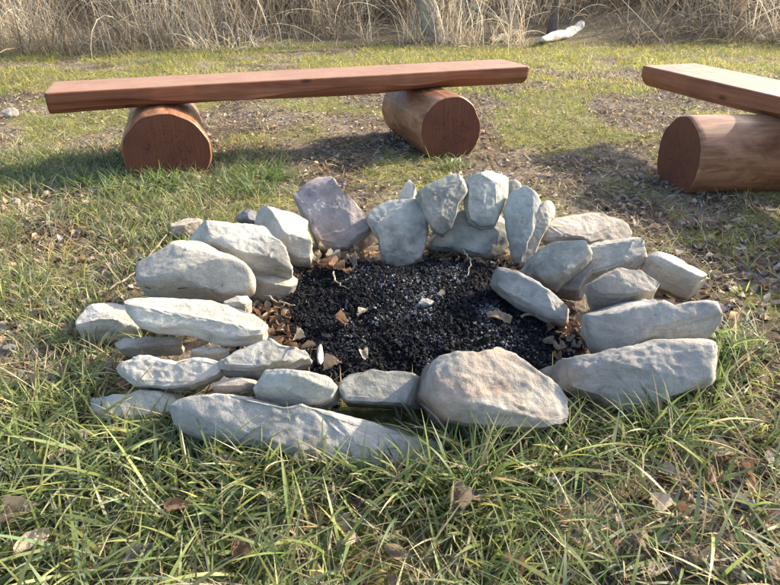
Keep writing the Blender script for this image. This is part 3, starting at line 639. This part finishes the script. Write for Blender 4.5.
# strip of grass hugging the front of the kerb stones and the right hand boulder
for (pxa, pxb, k_, hh) in (((90, 440), (260, 478), 26, .6), ((260, 478), (440, 490), 40, .75), ((430, 492), (570, 468), 36, 1.0), ((440, 450), (480, 447), 12, .9), ((480, 447), (565, 437), 26, 1.0), ((560, 474), (700, 432), 36, .9), ((640, 425), (700, 405), 20, .8), ((690, 405), (740, 345), 50, .9), ((60, 345), (110, 420), 26, .6), ((150, 355), (190, 365), 8, .5)):
    e = on_z([pxa, pxb])[:, :2]; u = rng.uniform(0, 1, k_); tx = e[0, 0] + (e[1, 0] - e[0, 0]) * u + rng.normal(0, .025, k_); ty = e[0, 1] + (e[1, 1] - e[0, 1]) * u + rng.normal(0, .025, k_)
    m = rng.poisson(6, k_) + 2; x = np.repeat(tx, m) + rng.normal(0, .012, m.sum()); y = np.repeat(ty, m) + rng.normal(0, .012, m.sum()); n = len(x)
    ok = ~inside_stones(x, y, -.03); x, y = x[ok], y[ok]; n = len(x)
    cb = pick(rng, n, GREEN + STRAW[:3], [3, 3, 3, 1, 3, 1, 1, 1]); AG.add(blades(x, y, rng.uniform(.06, .2, n) * hh, rng.uniform(.0025, .0078, n), rng.uniform(.1, 1.1, n), rng.uniform(.3, 1.6, n), cb * .8, cb * .8 + pick(rng, n, STRAW, [1] * 5) * .2, 6, rng))
# left meadow and the ground beside the pit: shorter mixed grass
leftk = lambda x, y: sstep(-.45, -.8, x) * .95
tufts(4800, 6, (-3.2, -.4, 1.0, 3.2), (.04, .12), (.0024, .0052), GREEN, [3, 3, 2, 3, 2], lambda x, y: leftk(x, y) * sstep(.3, .5, fbm(xy3(x, y, 2.6), 9, 3)), spread=.03, seg=4)
tufts(4800, 4, (-3.2, -.3, 1.0, 3.4), (.04, .12), (.0016, .0035), STRAW, [3, 2, 3, 1, 3], lambda x, y: leftk(x, y), spread=.04, leanr=(.4, 1.5), curlr=(0, .9), seg=4, acc=AS)
# right hand edge: sparse bright tufts among litter
tufts(260, 5, (.75, 2.6, .5, 2.3), (.05, .13), (.003, .0055), [(.20, .25, .05), (.16, .22, .045), (.25, .27, .06)], [2, 2, 1], lambda x, y: sstep(.42, .6, fbm(xy3(x, y, 3), 14, 3)) * .9, spread=.025, leanr=(.1, .8), seg=5)
tufts(1500, 3, (.6, 2.8, .5, 2.6), (.04, .11), (.0015, .0035), STRAW, [3, 2, 2, 2, 2], lambda x, y: np.full(len(x), .7), spread=.05, leanr=(.9, 1.57), curlr=(0, .5), seg=4, acc=AS)
# mid ground: fine moss-green tufts where the ground is green, thin straw over the rest
tufts(13000, 5, (-4.5, 5.0, 1.9, 5.2), (.025, .06), (.0018, .0036), [(.23, .27, .045), (.17, .22, .04), (.32, .33, .06), (.12, .16, .04)], [3, 3, 3, 1.5], lambda x, y: moss(x, y) * .85 + .05, spread=.025, seg=3, tipmix=.08)
tufts(15000, 3, (-4.5, 5.0, 1.9, 5.6), (.04, .11), (.0016, .0034), STRAW, [3, 3, 2, 3, 4], lambda x, y: np.full(len(x), .75), spread=.06, leanr=(.9, 1.57), curlr=(0, .4), seg=3, acc=AS)
# shaded lush tufts around the left log
for cx, cy, sx_, sy_, k_ in ((-1.4, 2.66, .22, .10, 110), (-1.1, 2.6, .08, .05, 24), (-.62, 2.72, .10, .1, 60), (.32, 2.95, .05, .04, 12), (-.75, 2.52, .12, .04, 14)):
    tx, ty = rng.normal(cx, sx_, k_), rng.normal(cy, sy_, k_); m = rng.poisson(5, k_) + 2; x = np.repeat(tx, m) + rng.normal(0, .015, m.sum()); y = np.repeat(ty, m) + rng.normal(0, .015, m.sum())
    ok = ~in_logs(x, y); x, y = x[ok], y[ok]; n = len(x); cb = pick(rng, n, GREEN, [3, 3, 3, 1, 3])
    AG.add(blades(x, y, rng.uniform(.06, .15, n), rng.uniform(.003, .006, n), rng.uniform(.2, 1.0, n), rng.uniform(.4, 1.5, n), cb * .8, cb, 5, rng))
# far turf strip, yellow-green
tufts(15000, 5, (-8, 8, 5.0, 8.6), (.03, .08), (.003, .006), [(.30, .31, .05), (.38, .36, .07), (.21, .24, .045), (.42, .36, .14)], [3, 3, 2, 2], lambda x, y: moss(x, y) * .8 + .18, spread=.04, seg=3, tipmix=.1)
tufts(5000, 3, (-8, 8, 5.0, 8.8), (.06, .16), (.003, .006), STRAW, [3, 3, 2, 2, 2], lambda x, y: np.full(len(x), .6), spread=.08, leanr=(.7, 1.57), curlr=(0, .4), seg=3, acc=AS)
def crumbs(n, region, lnr, wdr, cols, p):
    x, y = scatter(rng, n, *region); ok = (np.abs(x) < view_x(y)) & ~inside_stones(x, y) & (pitd(x, y) > 1.05) & ~in_logs(x, y); x, y = x[ok], y[ok]; n = len(x); c_ = pick(rng, n, cols, p, .25)
    AS.add(blades(x, y, rng.uniform(*lnr, n), rng.uniform(*wdr, n), rng.uniform(1.05, 1.55, n), rng.uniform(-.3, .3, n), c_, c_, 2, rng, z=gz(x, y) + rng.uniform(-.002, .012, n)))
CR = STRAW + [(.11, .08, .06), (.16, .125, .10), (.23, .20, .175)]
crumbs(54000, (-4.5, 5, 1.7, 5.8), (.015, .06), (.0018, .005), CR, [2, 2, 2, 3, 3, 4, 5, 4])
crumbs(12000, (-2, 2.4, .4, 1.9), (.01, .05), (.0012, .0032), CR, [3, 2, 3, 2, 3, 3, 3, 2])
crumbs(14000, (-7, 8, 5.4, 8.6), (.03, .09), (.003, .007), CR, [3, 2, 3, 2, 3, 1, 2, 2])
AG.make('grass', M['blade'], 'green meadow grass growing round the stone ring and benches', 'grass')
AS.make('dry_grass', M['straw'], 'dead straw-coloured grass lying through the meadow', 'grass')
# dry brush at the field edge
FL = (float(on_z([(540, 40)], .08)[0, 0]), float(on_z([(583, 30)], .08)[0, 0]), float(on_z([(583, 30)], .08)[0, 1]))
AB = Acc(); BR = [(.56, .47, .33), (.47, .38, .26), (.66, .59, .45), (.26, .20, .14), (.40, .34, .27)]
def bpatch(x, y): return .55 + .85 * sstep(.35, .62, fbm(xy3(x, y, .55), 77, 3))
def brush(n, y0, y1, lnr, wdr, lean, curl, cols, p, seg, thr=.38, flat=1.0):
    x = rng.uniform(-9.5, 9.5, n); y = bank(x, 0) + rng.uniform(y0, y1, n)
    cl = fbm(xy3(x, y, 1.5), 33, 3); ok = (cl > thr) & (np.abs(x) < view_x(y) * .95) & ~((x > FL[0] - .15) & (x < FL[1] + .2) & (y < FL[2] + .05)); x, y, cl = x[ok], y[ok], cl[ok]; n = len(x)
    right = sstep(1.9, 2.7, x) * flat; cb = np.clip(pick(rng, n, cols, p) * (bpatch(x, y) * (1 - .25 * right))[:, None], .01, .8)  # stems on the right bank painted darker to stand for its shade
    ln = rng.uniform(*lnr, n) * (.5 + cl) * (1 - .35 * right)
    AB.add(blades(x, y, ln, rng.uniform(*wdr, n), np.abs(rng.normal(*lean, n)) + right * rng.uniform(.2, .9, n), rng.normal(*curl, n), cb * .9, cb, seg, rng))
brush(16000, -.1, 3.4, (.25, 1.0), (.006, .012), (.3, .55), (.4, .9), BR, [3, 3, 3, 3, 3], 5, .44)
brush(9000, -.25, 1.2, (.2, .6), (.005, .010), (.9, .5), (.5, .8), BR, [3, 2, 3, 3, 3], 5, .3)
brush(4600, -.1, 3.2, (.7, 2.2), (.006, .014), (.35, .4), (1.3, .9), BR, [3, 2, 4, 2, 3], 10, .35, .6)
brush(1500, 0.2, 2.4, (.9, 1.7), (.010, .018), (.25, .3), (.2, .4), [(.50, .42, .30), (.42, .36, .27), (.16, .12, .09)], [2, 2, 2], 6, .4, .5)
n = 4500; x = rng.uniform(-10, 10, n); y = bank(x, 0) + rng.uniform(1.6, 4.8, n); cb = pick(rng, n, [(.07, .055, .04), (.12, .09, .065), (.20, .16, .11)], [3, 2, 1])
AB.add(blades(x, y, rng.uniform(.6, 2.0, n), rng.uniform(.008, .022, n), rng.uniform(.0, .9, n), rng.uniform(-.5, .9, n), cb, cb, 5, rng))
AB.make('dry_brush', M['straw'], 'tangled bank of dry stems and brush at the field edge', 'brush')

# ------------------------------------------------------------------ dead leaves
def leaf_geo(seed, nu=8, nv=4, curl=1.0):
    rg = np.random.default_rng(seed); u = np.linspace(0, 1, nu + 1); vv = np.linspace(-1, 1, nv + 1); L_, Wd = 1.0, rg.uniform(.26, .42)
    prof = np.sin(np.pi * np.clip(u, .02, .985) ** rg.uniform(.7, 1.05)) ** .8
    U, Vv = np.meshgrid(u, vv, indexing='ij'); wv = prof[:, None] * (1 + .03 * rg.normal(size=(nu + 1, nv + 1)) * (np.abs(Vv) > .9))
    yy = Vv * Wd * wv; k1, k2 = rg.uniform(.8, 2.6) * curl, rg.uniform(-.9, 1.6) * curl
    zz = k1 * yy ** 2 * 1.3 + k2 * .28 * (U - .5) ** 2 + .022 * curl * rg.normal(size=U.shape) + .12 * curl * np.sin(U * rg.uniform(3, 7) + rg.uniform(0, 6)) * Vv
    ys = np.sign(yy) * np.minimum(np.abs(yy), np.abs(yy) / (1 + .5 * np.abs(k1) * np.abs(yy)))
    v = np.stack([U - .5, ys, zz], -1).reshape(-1, 3); w_ = nv + 1; i = (np.arange(nu)[:, None] * w_ + np.arange(nv)[None]).ravel()
    return v, np.stack([i, i + 1, i + w_ + 1, i + w_], 1)
def rotm(a, b, c):
    ca, sa, cb, sb, cc, sc_ = np.cos(a), np.sin(a), np.cos(b), np.sin(b), np.cos(c), np.sin(c)
    Rz = np.stack([ca, -sa, 0 * a, sa, ca, 0 * a, 0 * a, 0 * a, 1 + 0 * a], -1).reshape(-1, 3, 3)
    Ry = np.stack([cb, 0 * a, sb, 0 * a, 1 + 0 * a, 0 * a, -sb, 0 * a, cb], -1).reshape(-1, 3, 3)
    Rx = np.stack([1 + 0 * a, 0 * a, 0 * a, 0 * a, cc, -sc_, 0 * a, sc_, cc], -1).reshape(-1, 3, 3)
    return Rz @ Ry @ Rx
LEAFC = [(.30, .21, .135), (.22, .15, .10), (.40, .31, .22), (.155, .105, .075), (.33, .27, .23), (.26, .22, .20)]
def litter(acc, x, y, size, cols, p, tiltv=.35, dz=.006, geos=6, nu=4, nv=2):
    n = len(x); z = gz(x, y) + dz; a, b, c = rng.uniform(0, 6.28, n), rng.normal(0, tiltv, n), rng.normal(0, tiltv, n) + (rng.uniform(0, 1, n) < .3) * math.pi
    Rm = rotm(a, b, c); cc = pick(rng, n, cols, p, .22); which = rng.integers(0, geos, n)
    for g in range(geos):
        v, f = leaf_geo(900 + g, nu, nv, 1.0); s_ = np.where(which == g)[0]
        if not len(s_): continue
        V = np.einsum('nij,kj->nki', Rm[s_], v) * size[s_][:, None, None] + np.stack([x[s_], y[s_], z[s_]], 1)[:, None]
        F = (f[None] + (np.arange(len(s_)) * len(v))[:, None, None]).reshape(-1, 4)
        acc.add((V.reshape(-1, 3), F, np.repeat(cc[s_], len(v), 0)))
AL = Acc()
n = 17000; x = rng.uniform(-4, 5, n); y = 1.9 + 4.4 * rng.uniform(0, 1, n); ok = (np.abs(x) < view_x(y)) & ~inside_stones(x, y) & (pitd(x, y) > 1.1) & (moss(x, y) * .8 < rng.uniform(0, 1, n)); x, y = x[ok], y[ok]
litter(AL, x, y, rng.uniform(.015, .042, len(x)), LEAFC, [2, 3, 4, 2, 4, 5], .45)
n = 4400; x = rng.uniform(-1.7, 2.9, n); y = rng.uniform(.4, 2.2, n); ok = (np.abs(x) < view_x(y)) & ~inside_stones(x, y) & (pitd(x, y) > 1.05) & (rng.uniform(0, 1, n) < .45 + .55 * sstep(.3, 1, x)); x, y = x[ok], y[ok]
litter(AL, x, y, rng.uniform(.025, .06, len(x)), LEAFC, [3, 3, 2, 3, 2, 2])
n = 2500; x = rng.uniform(-3.5, -.7, n); y = rng.uniform(1.1, 3.4, n); ok = (np.abs(x) < view_x(y)) & ~inside_stones(x, y); x, y = x[ok], y[ok]
litter(AL, x, y, rng.uniform(.025, .055, len(x)), LEAFC, [2, 2, 3, 2, 4, 3])
# inside the ring, along its margins
n = 3200; x = rng.uniform(PIT[:, 0].min(), PIT[:, 0].max(), n); y = rng.uniform(PIT[:, 1].min(), PIT[:, 1].max(), n); pd = pitd(x, y)
keep = (pd < 1.1) & ~in_poly(x, y, PC + (CHAR - PC) * .93); x, y = x[keep], y[keep]
litter(AL, x, y, rng.uniform(.018, .05, len(x)), [(.33, .20, .11), (.24, .145, .085), (.42, .32, .22), (.14, .09, .06), (.10, .075, .06)], [3, 3, 2, 3, 3], .5, .012)
AL.make('leaf_litter', M['litter'], 'brown leaf litter strewn over the ground', 'leaves')

def mat_leaf(name, a, b):
    k = NT(name); v = k.coord(rnd=True); c = k.ramp(k.noise(v, 3.5, 5, 0.65, .3), [(0.32, b), (0.66, a)])
    ve = k.n('ShaderNodeTexWave', wave_type='BANDS', bands_direction='DIAGONAL'); ve.inputs['Scale'].default_value = 5; ve.inputs['Distortion'].default_value = 1.5; k.l(k.coord(), ve.inputs['Vector'])
    c = k.mix(.3, c, k.ramp(ve.outputs['Fac'], [(0, g3(.55)), (.4, g3(1.1))]), 'MULTIPLY')
    k.l(c, k.p.inputs['Base Color']); k.p.inputs['Roughness'].default_value = .65
    k.l(k.bump(k.noise(v, 20, 5, .7), .6, .05), k.p.inputs['Normal'])
    tr = k.n('ShaderNodeBsdfTranslucent'); k.l(c, tr.inputs['Color']); ms = k.n('ShaderNodeMixShader'); ms.inputs[0].default_value = .25
    k.l(k.p.outputs[0], ms.inputs[1]); k.l(tr.outputs[0], ms.inputs[2]); k.l(ms.outputs[0], k.out.inputs['Surface']); return k.m
LM = {'tan': mat_leaf('tan_leaf', (.46, .37, .26), (.31, .23, .15)), 'brown': mat_leaf('brown_leaf', (.30, .19, .115), (.19, .115, .07)),
      'pale': mat_leaf('pale_leaf', (.58, .50, .39), (.44, .36, .26)), 'grey': mat_leaf('grey_leaf', (.33, .30, .27), (.22, .195, .17))}
LEAF = {}
for cn in LM:
    for g in range(4):
        v, f = leaf_geo(40 + g, 14, 8, 1.25); me = mesh_np('dead_leaf', v, f); me.materials.append(LM[cn]); LEAF[cn, g] = me
def leaf(px, size, cn, g, label, group, z=None, tilt=(0.1, 0.1), az=None, lift=.02):
    p = on_z([px], 0.02 if z is None else z)[0]
    o = link('dead_leaf', LEAF[cn, g % 4], loc=(p[0], p[1], (float(gz(p[0], p[1])) + lift) if z is None else z), rot=(tilt[0], tilt[1], rng.uniform(0, 6.28) if az is None else az), label=label, cat='leaf', group=group)
    size *= .82; o.scale = (size, size, size); return o
GL = 'dead leaves in the front grass'
leaf((453, 512), .085, 'tan', 0, 'large curled tan leaf in grass in front of the red-brown boulder', GL, tilt=(.5, -.5), az=1.2, lift=.045)
leaf((470, 506), .07, 'grey', 2, 'greyish crumpled leaf next to the large curled tan leaf', GL, tilt=(.2, .5), az=.3, lift=.04)
leaf((22, 520), .08, 'tan', 1, 'broad tan leaf curled in the grass far out beyond the kerb slab', GL, tilt=(.3, -.3), az=.4, lift=.04)
leaf((35, 548), .07, 'pale', 2, 'pale olive dry leaf flat in the grass beside the broad tan leaf', GL, tilt=(.4, .1), az=.9, lift=.04)
leaf((182, 520), .06, 'brown', 3, 'small pinkish-brown leaf sitting in the grass below the low kerb slab', GL, tilt=(.3, .0), az=.2, lift=.05)
leaf((652, 508), .065, 'pale', 0, 'upright pale leaf standing on edge among the brown litter', GL, tilt=(1.1, .2), az=1.5, lift=.035)
leaf((678, 515), .055, 'brown', 1, 'rolled brown leaf beside the upright pale leaf', GL, tilt=(.2, .1), az=-.2, lift=.02)
leaf((725, 452), .09, 'tan', 3, 'broad brownish leaf lying in litter below the broad blue-grey boulder', GL, tilt=(.3, .1), az=.1, lift=.02)
leaf((772, 458), .07, 'grey', 2, 'grey-tan folded leaf near the bright grass tuft', GL, tilt=(.4, .2), az=.8)
leaf((706, 556), .06, 'pale', 1, 'crumpled whitish leaf in the bare leafy corner', GL, tilt=(.6, .3), az=.5)
leaf((714, 540), .035, 'brown', 0, 'tiny red-brown leaf above the crumpled whitish leaf', GL, tilt=(.4, .3), az=.8)
rl = np.random.default_rng(5)
for px in [(60, 462), (88, 440), (132, 492), (225, 468), (262, 505), (330, 500), (395, 555), (140, 560), (300, 470), (520, 455), (600, 470), (240, 555), (75, 505), (350, 548), (560, 520), (512, 572)]:
    leaf(px, rl.uniform(.035, .06), (cn := ['tan', 'grey', 'brown', 'pale'][rl.integers(4)]), int(rl.integers(4)), cn + ' dry leaf caught between the long blades of the front grass', 'leaves caught in the front grass', tilt=(rl.normal(0, .4), rl.normal(0, .4)), lift=.03)
for px in [(620, 520), (640, 545), (690, 490), (700, 505), (728, 520), (742, 500), (755, 540), (765, 520), (690, 560), (660, 570), (600, 560), (735, 575), (620, 575), (770, 575), (715, 480), (668, 470), (745, 470), (630, 492), (720, 395), (745, 365), (765, 390), (755, 420), (735, 330), (762, 310)]:
    leaf(px, rl.uniform(.032, .058), (cn := ['tan', 'brown', 'brown', 'grey', 'pale'][rl.integers(5)]), int(rl.integers(4)), cn + ' curled leaf in the litter beside the broad blue-grey boulder', 'leaves in the litter beside the boulders', tilt=(rl.normal(0, .45), rl.normal(0, .45)), lift=.018)
for px in [(318, 265), (326, 258), (333, 268), (343, 262), (352, 270), (357, 258), (336, 277), (349, 280), (362, 266), (325, 274)]:
    leaf(px, rl.uniform(.055, .085), (cn := ['tan', 'brown', 'tan', 'grey'][rl.integers(4)]), int(rl.integers(4)), cn + ' dry leaf in the heap against the foot of the purple-grey stone', 'leaf heap at the purple-grey stone', tilt=(rl.normal(0, .6), rl.normal(0, .6)), lift=.055)
for px in [(262, 322), (270, 335), (280, 345), (268, 350), (288, 332), (292, 352), (276, 362), (300, 362), (285, 318), (300, 340), (310, 350)]:
    leaf(px, rl.uniform(.04, .065), (cn := ['brown', 'tan', 'brown', 'pale'][rl.integers(4)]), int(rl.integers(4)), cn + ' leaf in the leafy corner of the pit above the pointed grey stone', 'leaves in the leafy pit corner', tilt=(rl.normal(0, .5), rl.normal(0, .5)), lift=.025)
for px in [(548, 345), (560, 352), (568, 342), (575, 350), (556, 360), (580, 335), (548, 330)]:
    leaf(px, rl.uniform(.035, .055), (cn := ['tan', 'brown', 'brown', 'grey'][rl.integers(4)]), int(rl.integers(4)), cn + ' dry leaf in the pit against the long rectangular block', 'leaves at the long rectangular block', tilt=(rl.normal(0, .5), rl.normal(0, .5)), lift=.03)
leaf((342, 330), .06, 'brown', 0, 'brown leaf lying alone on the charcoal', None, tilt=(.3, .2), lift=.05)
leaf((363, 321), .05, 'pale', 2, 'pinkish-white curled leaf on the charcoal near the lone brown leaf', None, tilt=(.5, .2), lift=.05)
leaf((365, 362), .05, 'pale', 3, 'cupped cream leaf on charcoal above the oblong grey-green stone', None, tilt=(.2, .1), lift=.045)
leaf((333, 375), .06, 'tan', 1, 'tan leaf standing where greenish block meets oblong stone', None, tilt=(.9, .3), lift=.05)
leaf((498, 326), .085, 'tan', 2, 'long scorched tan leaf lying on charcoal before the slumped slab', None, tilt=(.2, .1), az=-.3, lift=.05)
leaf((440, 303), .0001 + .04, 'grey', 1, 'small grey leaf beside the pale ash clinker', None, tilt=(.2, .1), lift=.045)

# ------------------------------------------------------------------ charcoal bed
def chunk_geo(seed):
    rg = np.random.default_rng(seed); t_ = (1 + 5 ** .5) / 2
    v = np.array([(-1, t_, 0), (1, t_, 0), (-1, -t_, 0), (1, -t_, 0), (0, -1, t_), (0, 1, t_), (0, -1, -t_), (0, 1, -t_), (t_, 0, -1), (t_, 0, 1), (-t_, 0, -1), (-t_, 0, 1)]) / 1.9
    f = np.array([(0, 11, 5), (0, 5, 1), (0, 1, 7), (0, 7, 10), (0, 10, 11), (1, 5, 9), (5, 11, 4), (11, 10, 2), (10, 7, 6), (7, 1, 8), (3, 9, 4), (3, 4, 2), (3, 2, 6), (3, 6, 8), (3, 8, 9), (4, 9, 5), (2, 4, 11), (6, 2, 10), (8, 6, 7), (9, 8, 1)])
    return v * (1 + rg.normal(0, .22, (12, 1))) * np.array([1.25, .85, .65]), f
def char_z(x, y): return gz(x, y) + .035 * (1 - sstep(.3, 1.0, pit_dist(x, y))) + .05 * (fbm(xy3(x, y, 10), 55, 4) - .5) + .01
OCT = (np.array([(1, 0, 0), (-1, 0, 0), (0, 1, 0), (0, -1, 0), (0, 0, 1), (0, 0, -1)], float), np.array([(0, 2, 4), (2, 1, 4), (1, 3, 4), (3, 0, 4), (2, 0, 5), (1, 2, 5), (3, 1, 5), (0, 3, 5)]))
V, F, C, o_ = [], [], [], 0
for n, smin, smax, geo, ashk in ((60000, .0018, .0046, None, .95), (2600, .0035, .0085, 'ico', .10)):
    x = rng.uniform(CHAR[:, 0].min() - .05, CHAR[:, 0].max() + .05, n); y = rng.uniform(CHAR[:, 1].min() - .05, CHAR[:, 1].max() + .05, n)
    ok = in_poly(x + rng.normal(0, .02, n), y + rng.normal(0, .02, n), CHAR); x, y = x[ok], y[ok]; n = len(x)
    size = rng.uniform(smin, smax, n) * (1 + 1.2 * (rng.uniform(0, 1, n) ** 8)); Rm = rotm(rng.uniform(0, 6.3, n), rng.uniform(0, 6.3, n), rng.uniform(0, 6.3, n))
    pj = proj(np.stack([x, y, 0 * x], 1))
    ashp = sstep(.45, .62, fbm(xy3(x, y, 10), 61, 4)) * (.2 + .8 * np.exp(-((pj[:, 0] - 470) / 55) ** 2 - ((pj[:, 1] - 312) / 26) ** 2))
    isash = rng.uniform(0, 1, n) < ashp * ashk
    cc = np.where(isash[:, None], pick(rng, n, [(.15, .15, .155), (.09, .09, .095), (.23, .228, .225)], [3, 3, 1]), pick(rng, n, [(.010, .011, .014), (.017, .018, .022), (.006, .006, .008), (.03, .025, .022)], [3, 2, 2, .4], .3))
    zz = char_z(x, y) + rng.uniform(-.005, .006, n); wch = rng.integers(0, 5, n)
    for g in range(5):
        v, f = chunk_geo(70 + g) if geo else (OCT[0] * np.random.default_rng(g).uniform(.6, 1.4, (6, 1)), OCT[1]); s_ = np.where(wch == g)[0]; k = len(v)
        P = np.einsum('nij,kj->nki', Rm[s_], v) * size[s_][:, None, None] + np.stack([x[s_], y[s_], zz[s_]], 1)[:, None]
        V.append(P.reshape(-1, 3)); F.append((f[None] + (np.arange(len(s_)) * k)[:, None, None]).reshape(-1, 3) + o_); C.append(np.repeat(cc[s_], k, 0)); o_ += len(s_) * k
link('charcoal', mesh_np('charcoal', np.concatenate(V), np.concatenate(F), False, np.concatenate(C)), M['char'], label='bed of black charcoal and ash crumbs inside the stone ring', cat='charcoal', kind='stuff')
xs = np.linspace(CHAR[:, 0].min() - .05, CHAR[:, 0].max() + .05, 90); ys = np.linspace(CHAR[:, 1].min() - .05, CHAR[:, 1].max() + .05, 70); X, Y = np.meshgrid(xs, ys); fx, fy = X.ravel(), Y.ravel()
fz = np.where(in_poly(fx, fy, PC + (CHAR - PC) * .99), char_z(fx, fy) - .004 + .012 * (vnoise(xy3(fx, fy, 60), 3) - .5), gz(fx, fy) - .02)
ii = np.arange(69 * 90).reshape(69, 90)[:, :-1].ravel()
link('ash_bed', mesh_np('ash_bed', np.stack([fx, fy, fz], 1), np.stack([ii, ii + 1, ii + 91, ii + 90], 1), True, (np.array([.014, .014, .016]) + (np.array([.15, .15, .155]) - .014) * (sstep(.48, .68, fbm(xy3(fx, fy, 10), 61, 4)) * .6)[:, None])), M['char'], kind='structure')
# clinkers, chips and pebbles, each placed where the picture shows one
def chip(px_c, wpx, hpx, z0, mt, label, name='pebble', cat='pebble', group=None, seed=0):
    a = np.linspace(0, 6.283, 9)[:-1]; rg = np.random.default_rng(seed)
    px = np.stack([px_c[0] + np.cos(a) * wpx / 2 * rg.uniform(.8, 1.1, 8), px_c[1] + np.sin(a) * hpx / 2 * rg.uniform(.8, 1.1, 8)], 1)
    me, org = stone_mesh(px, z0, (rg.normal(0, .2), -.4 + rg.normal(0, .2)), wpx / FPX * .9, seed, 3.2, 7, 1.3, 40); HULLS.pop()
    link(name, me, M[mt], label=label, cat=cat, group=group).matrix_world = org
chip((426, 304), 18, 11, .035, 'ash', 'pale lump of ash clinker in the middle of the charcoal', 'ash_clinker', 'clinker', seed=301)
chip((418, 277), 12, 8, .03, 'ash', 'small whitish clinker near the foot of the upright green-grey slab', 'ash_clinker', 'clinker', seed=302)
chip((455, 297), 9, 5, .035, 'ash', 'tiny pale clinker between the ash lump and the slumped slab', 'ash_clinker', 'clinker', seed=303)
chip((320, 355), 7, 22, .03, 'bleached', 'small flat splinter of pale wood upright in the charcoal', 'wood_splinter', 'splinter', seed=304)
chip((553, 482), 19, 13, .02, 'slate', 'bluish slate chip in grass before the broad blue-grey boulder', seed=305, group='slate chips and pebbles')
chip((10, 350), 18, 12, .01, 'slate', 'dark blue-grey pebble in grass beyond the white squarish block', seed=306, group='slate chips and pebbles')
chip((15, 202), 12, 8, .01, 'slate', 'dark stone lying in the open meadow away from the pit', seed=307, group='slate chips and pebbles')
chip((769, 566), 14, 13, .02, 'slate', 'round blue-grey pebble in the bare leafy corner', seed=308, group='slate chips and pebbles')
chip((748, 505), 16, 11, .015, 'slate', 'pale slate flake beside the bright yellow-green tuft', seed=309, group='slate chips and pebbles')
chip((660, 545), 20, 9, .015, 'slate', 'thin grey slate flake below the upright pale leaf', seed=310, group='slate chips and pebbles')
chip((10, 113), 20, 11, .0, 'stone_tan', 'greyish stone in the turf past the end of the long bench', seed=311, group='slate chips and pebbles')
# twigs
def twig(pxs, r, label, z=.03, name='twig', mt='bark_pale', seed=0):
    P = on_z(pxs, 0.0); P[:, 2] = [float(gz(a, b)) + z for a, b in P[:, :2]]; k = len(P); t_ = np.linspace(0, k - 1, 14)
    pts = np.stack([np.interp(t_, np.arange(k), P[:, j]) for j in range(3)], 1); pts += np.random.default_rng(seed).normal(0, r * .6, pts.shape)
    v, q, tr = sweep(pts, np.linspace(r, r * .5, 14), 6, seed, .2); link(name, mesh_np(name, v - pts[0], [q, tr]), M[mt], loc=pts[0], label=label, cat='twig')
twig([(334, 285), (336, 295), (344, 300), (352, 306)], .003, 'thin pale root curling over the charcoal below the leaf heap', .05, seed=1)
twig([(138, 196), (160, 190), (178, 194)], .006, 'pale dry stalk on the ground before the near log of the long bench', .03, seed=2)
twig([(112, 302), (140, 285), (170, 248)], .0035, 'long straw stem leaning past the smooth rounded boulder', .05, seed=3)
twig([(462, 262), (470, 275), (466, 290)], .003, 'fine twig hanging from the wide base stone', .05, seed=4)
twig([(520, 330), (540, 326), (556, 332)], .004, 'grey twig on the charcoal by the slumped slab', .05, seed=5)
twig([(255, 300), (275, 312), (296, 318)], .004, 'dark twig among the leaves of the pit corner', .04, seed=6)
twig([(670, 548), (692, 575), (700, 590)], .003, 'pale twig in the bare leafy corner', .02, seed=7)
twig([(692, 225), (700, 240), (704, 255)], .004, 'pale stalk in the litter above the oval speckled stone', .03, seed=8)
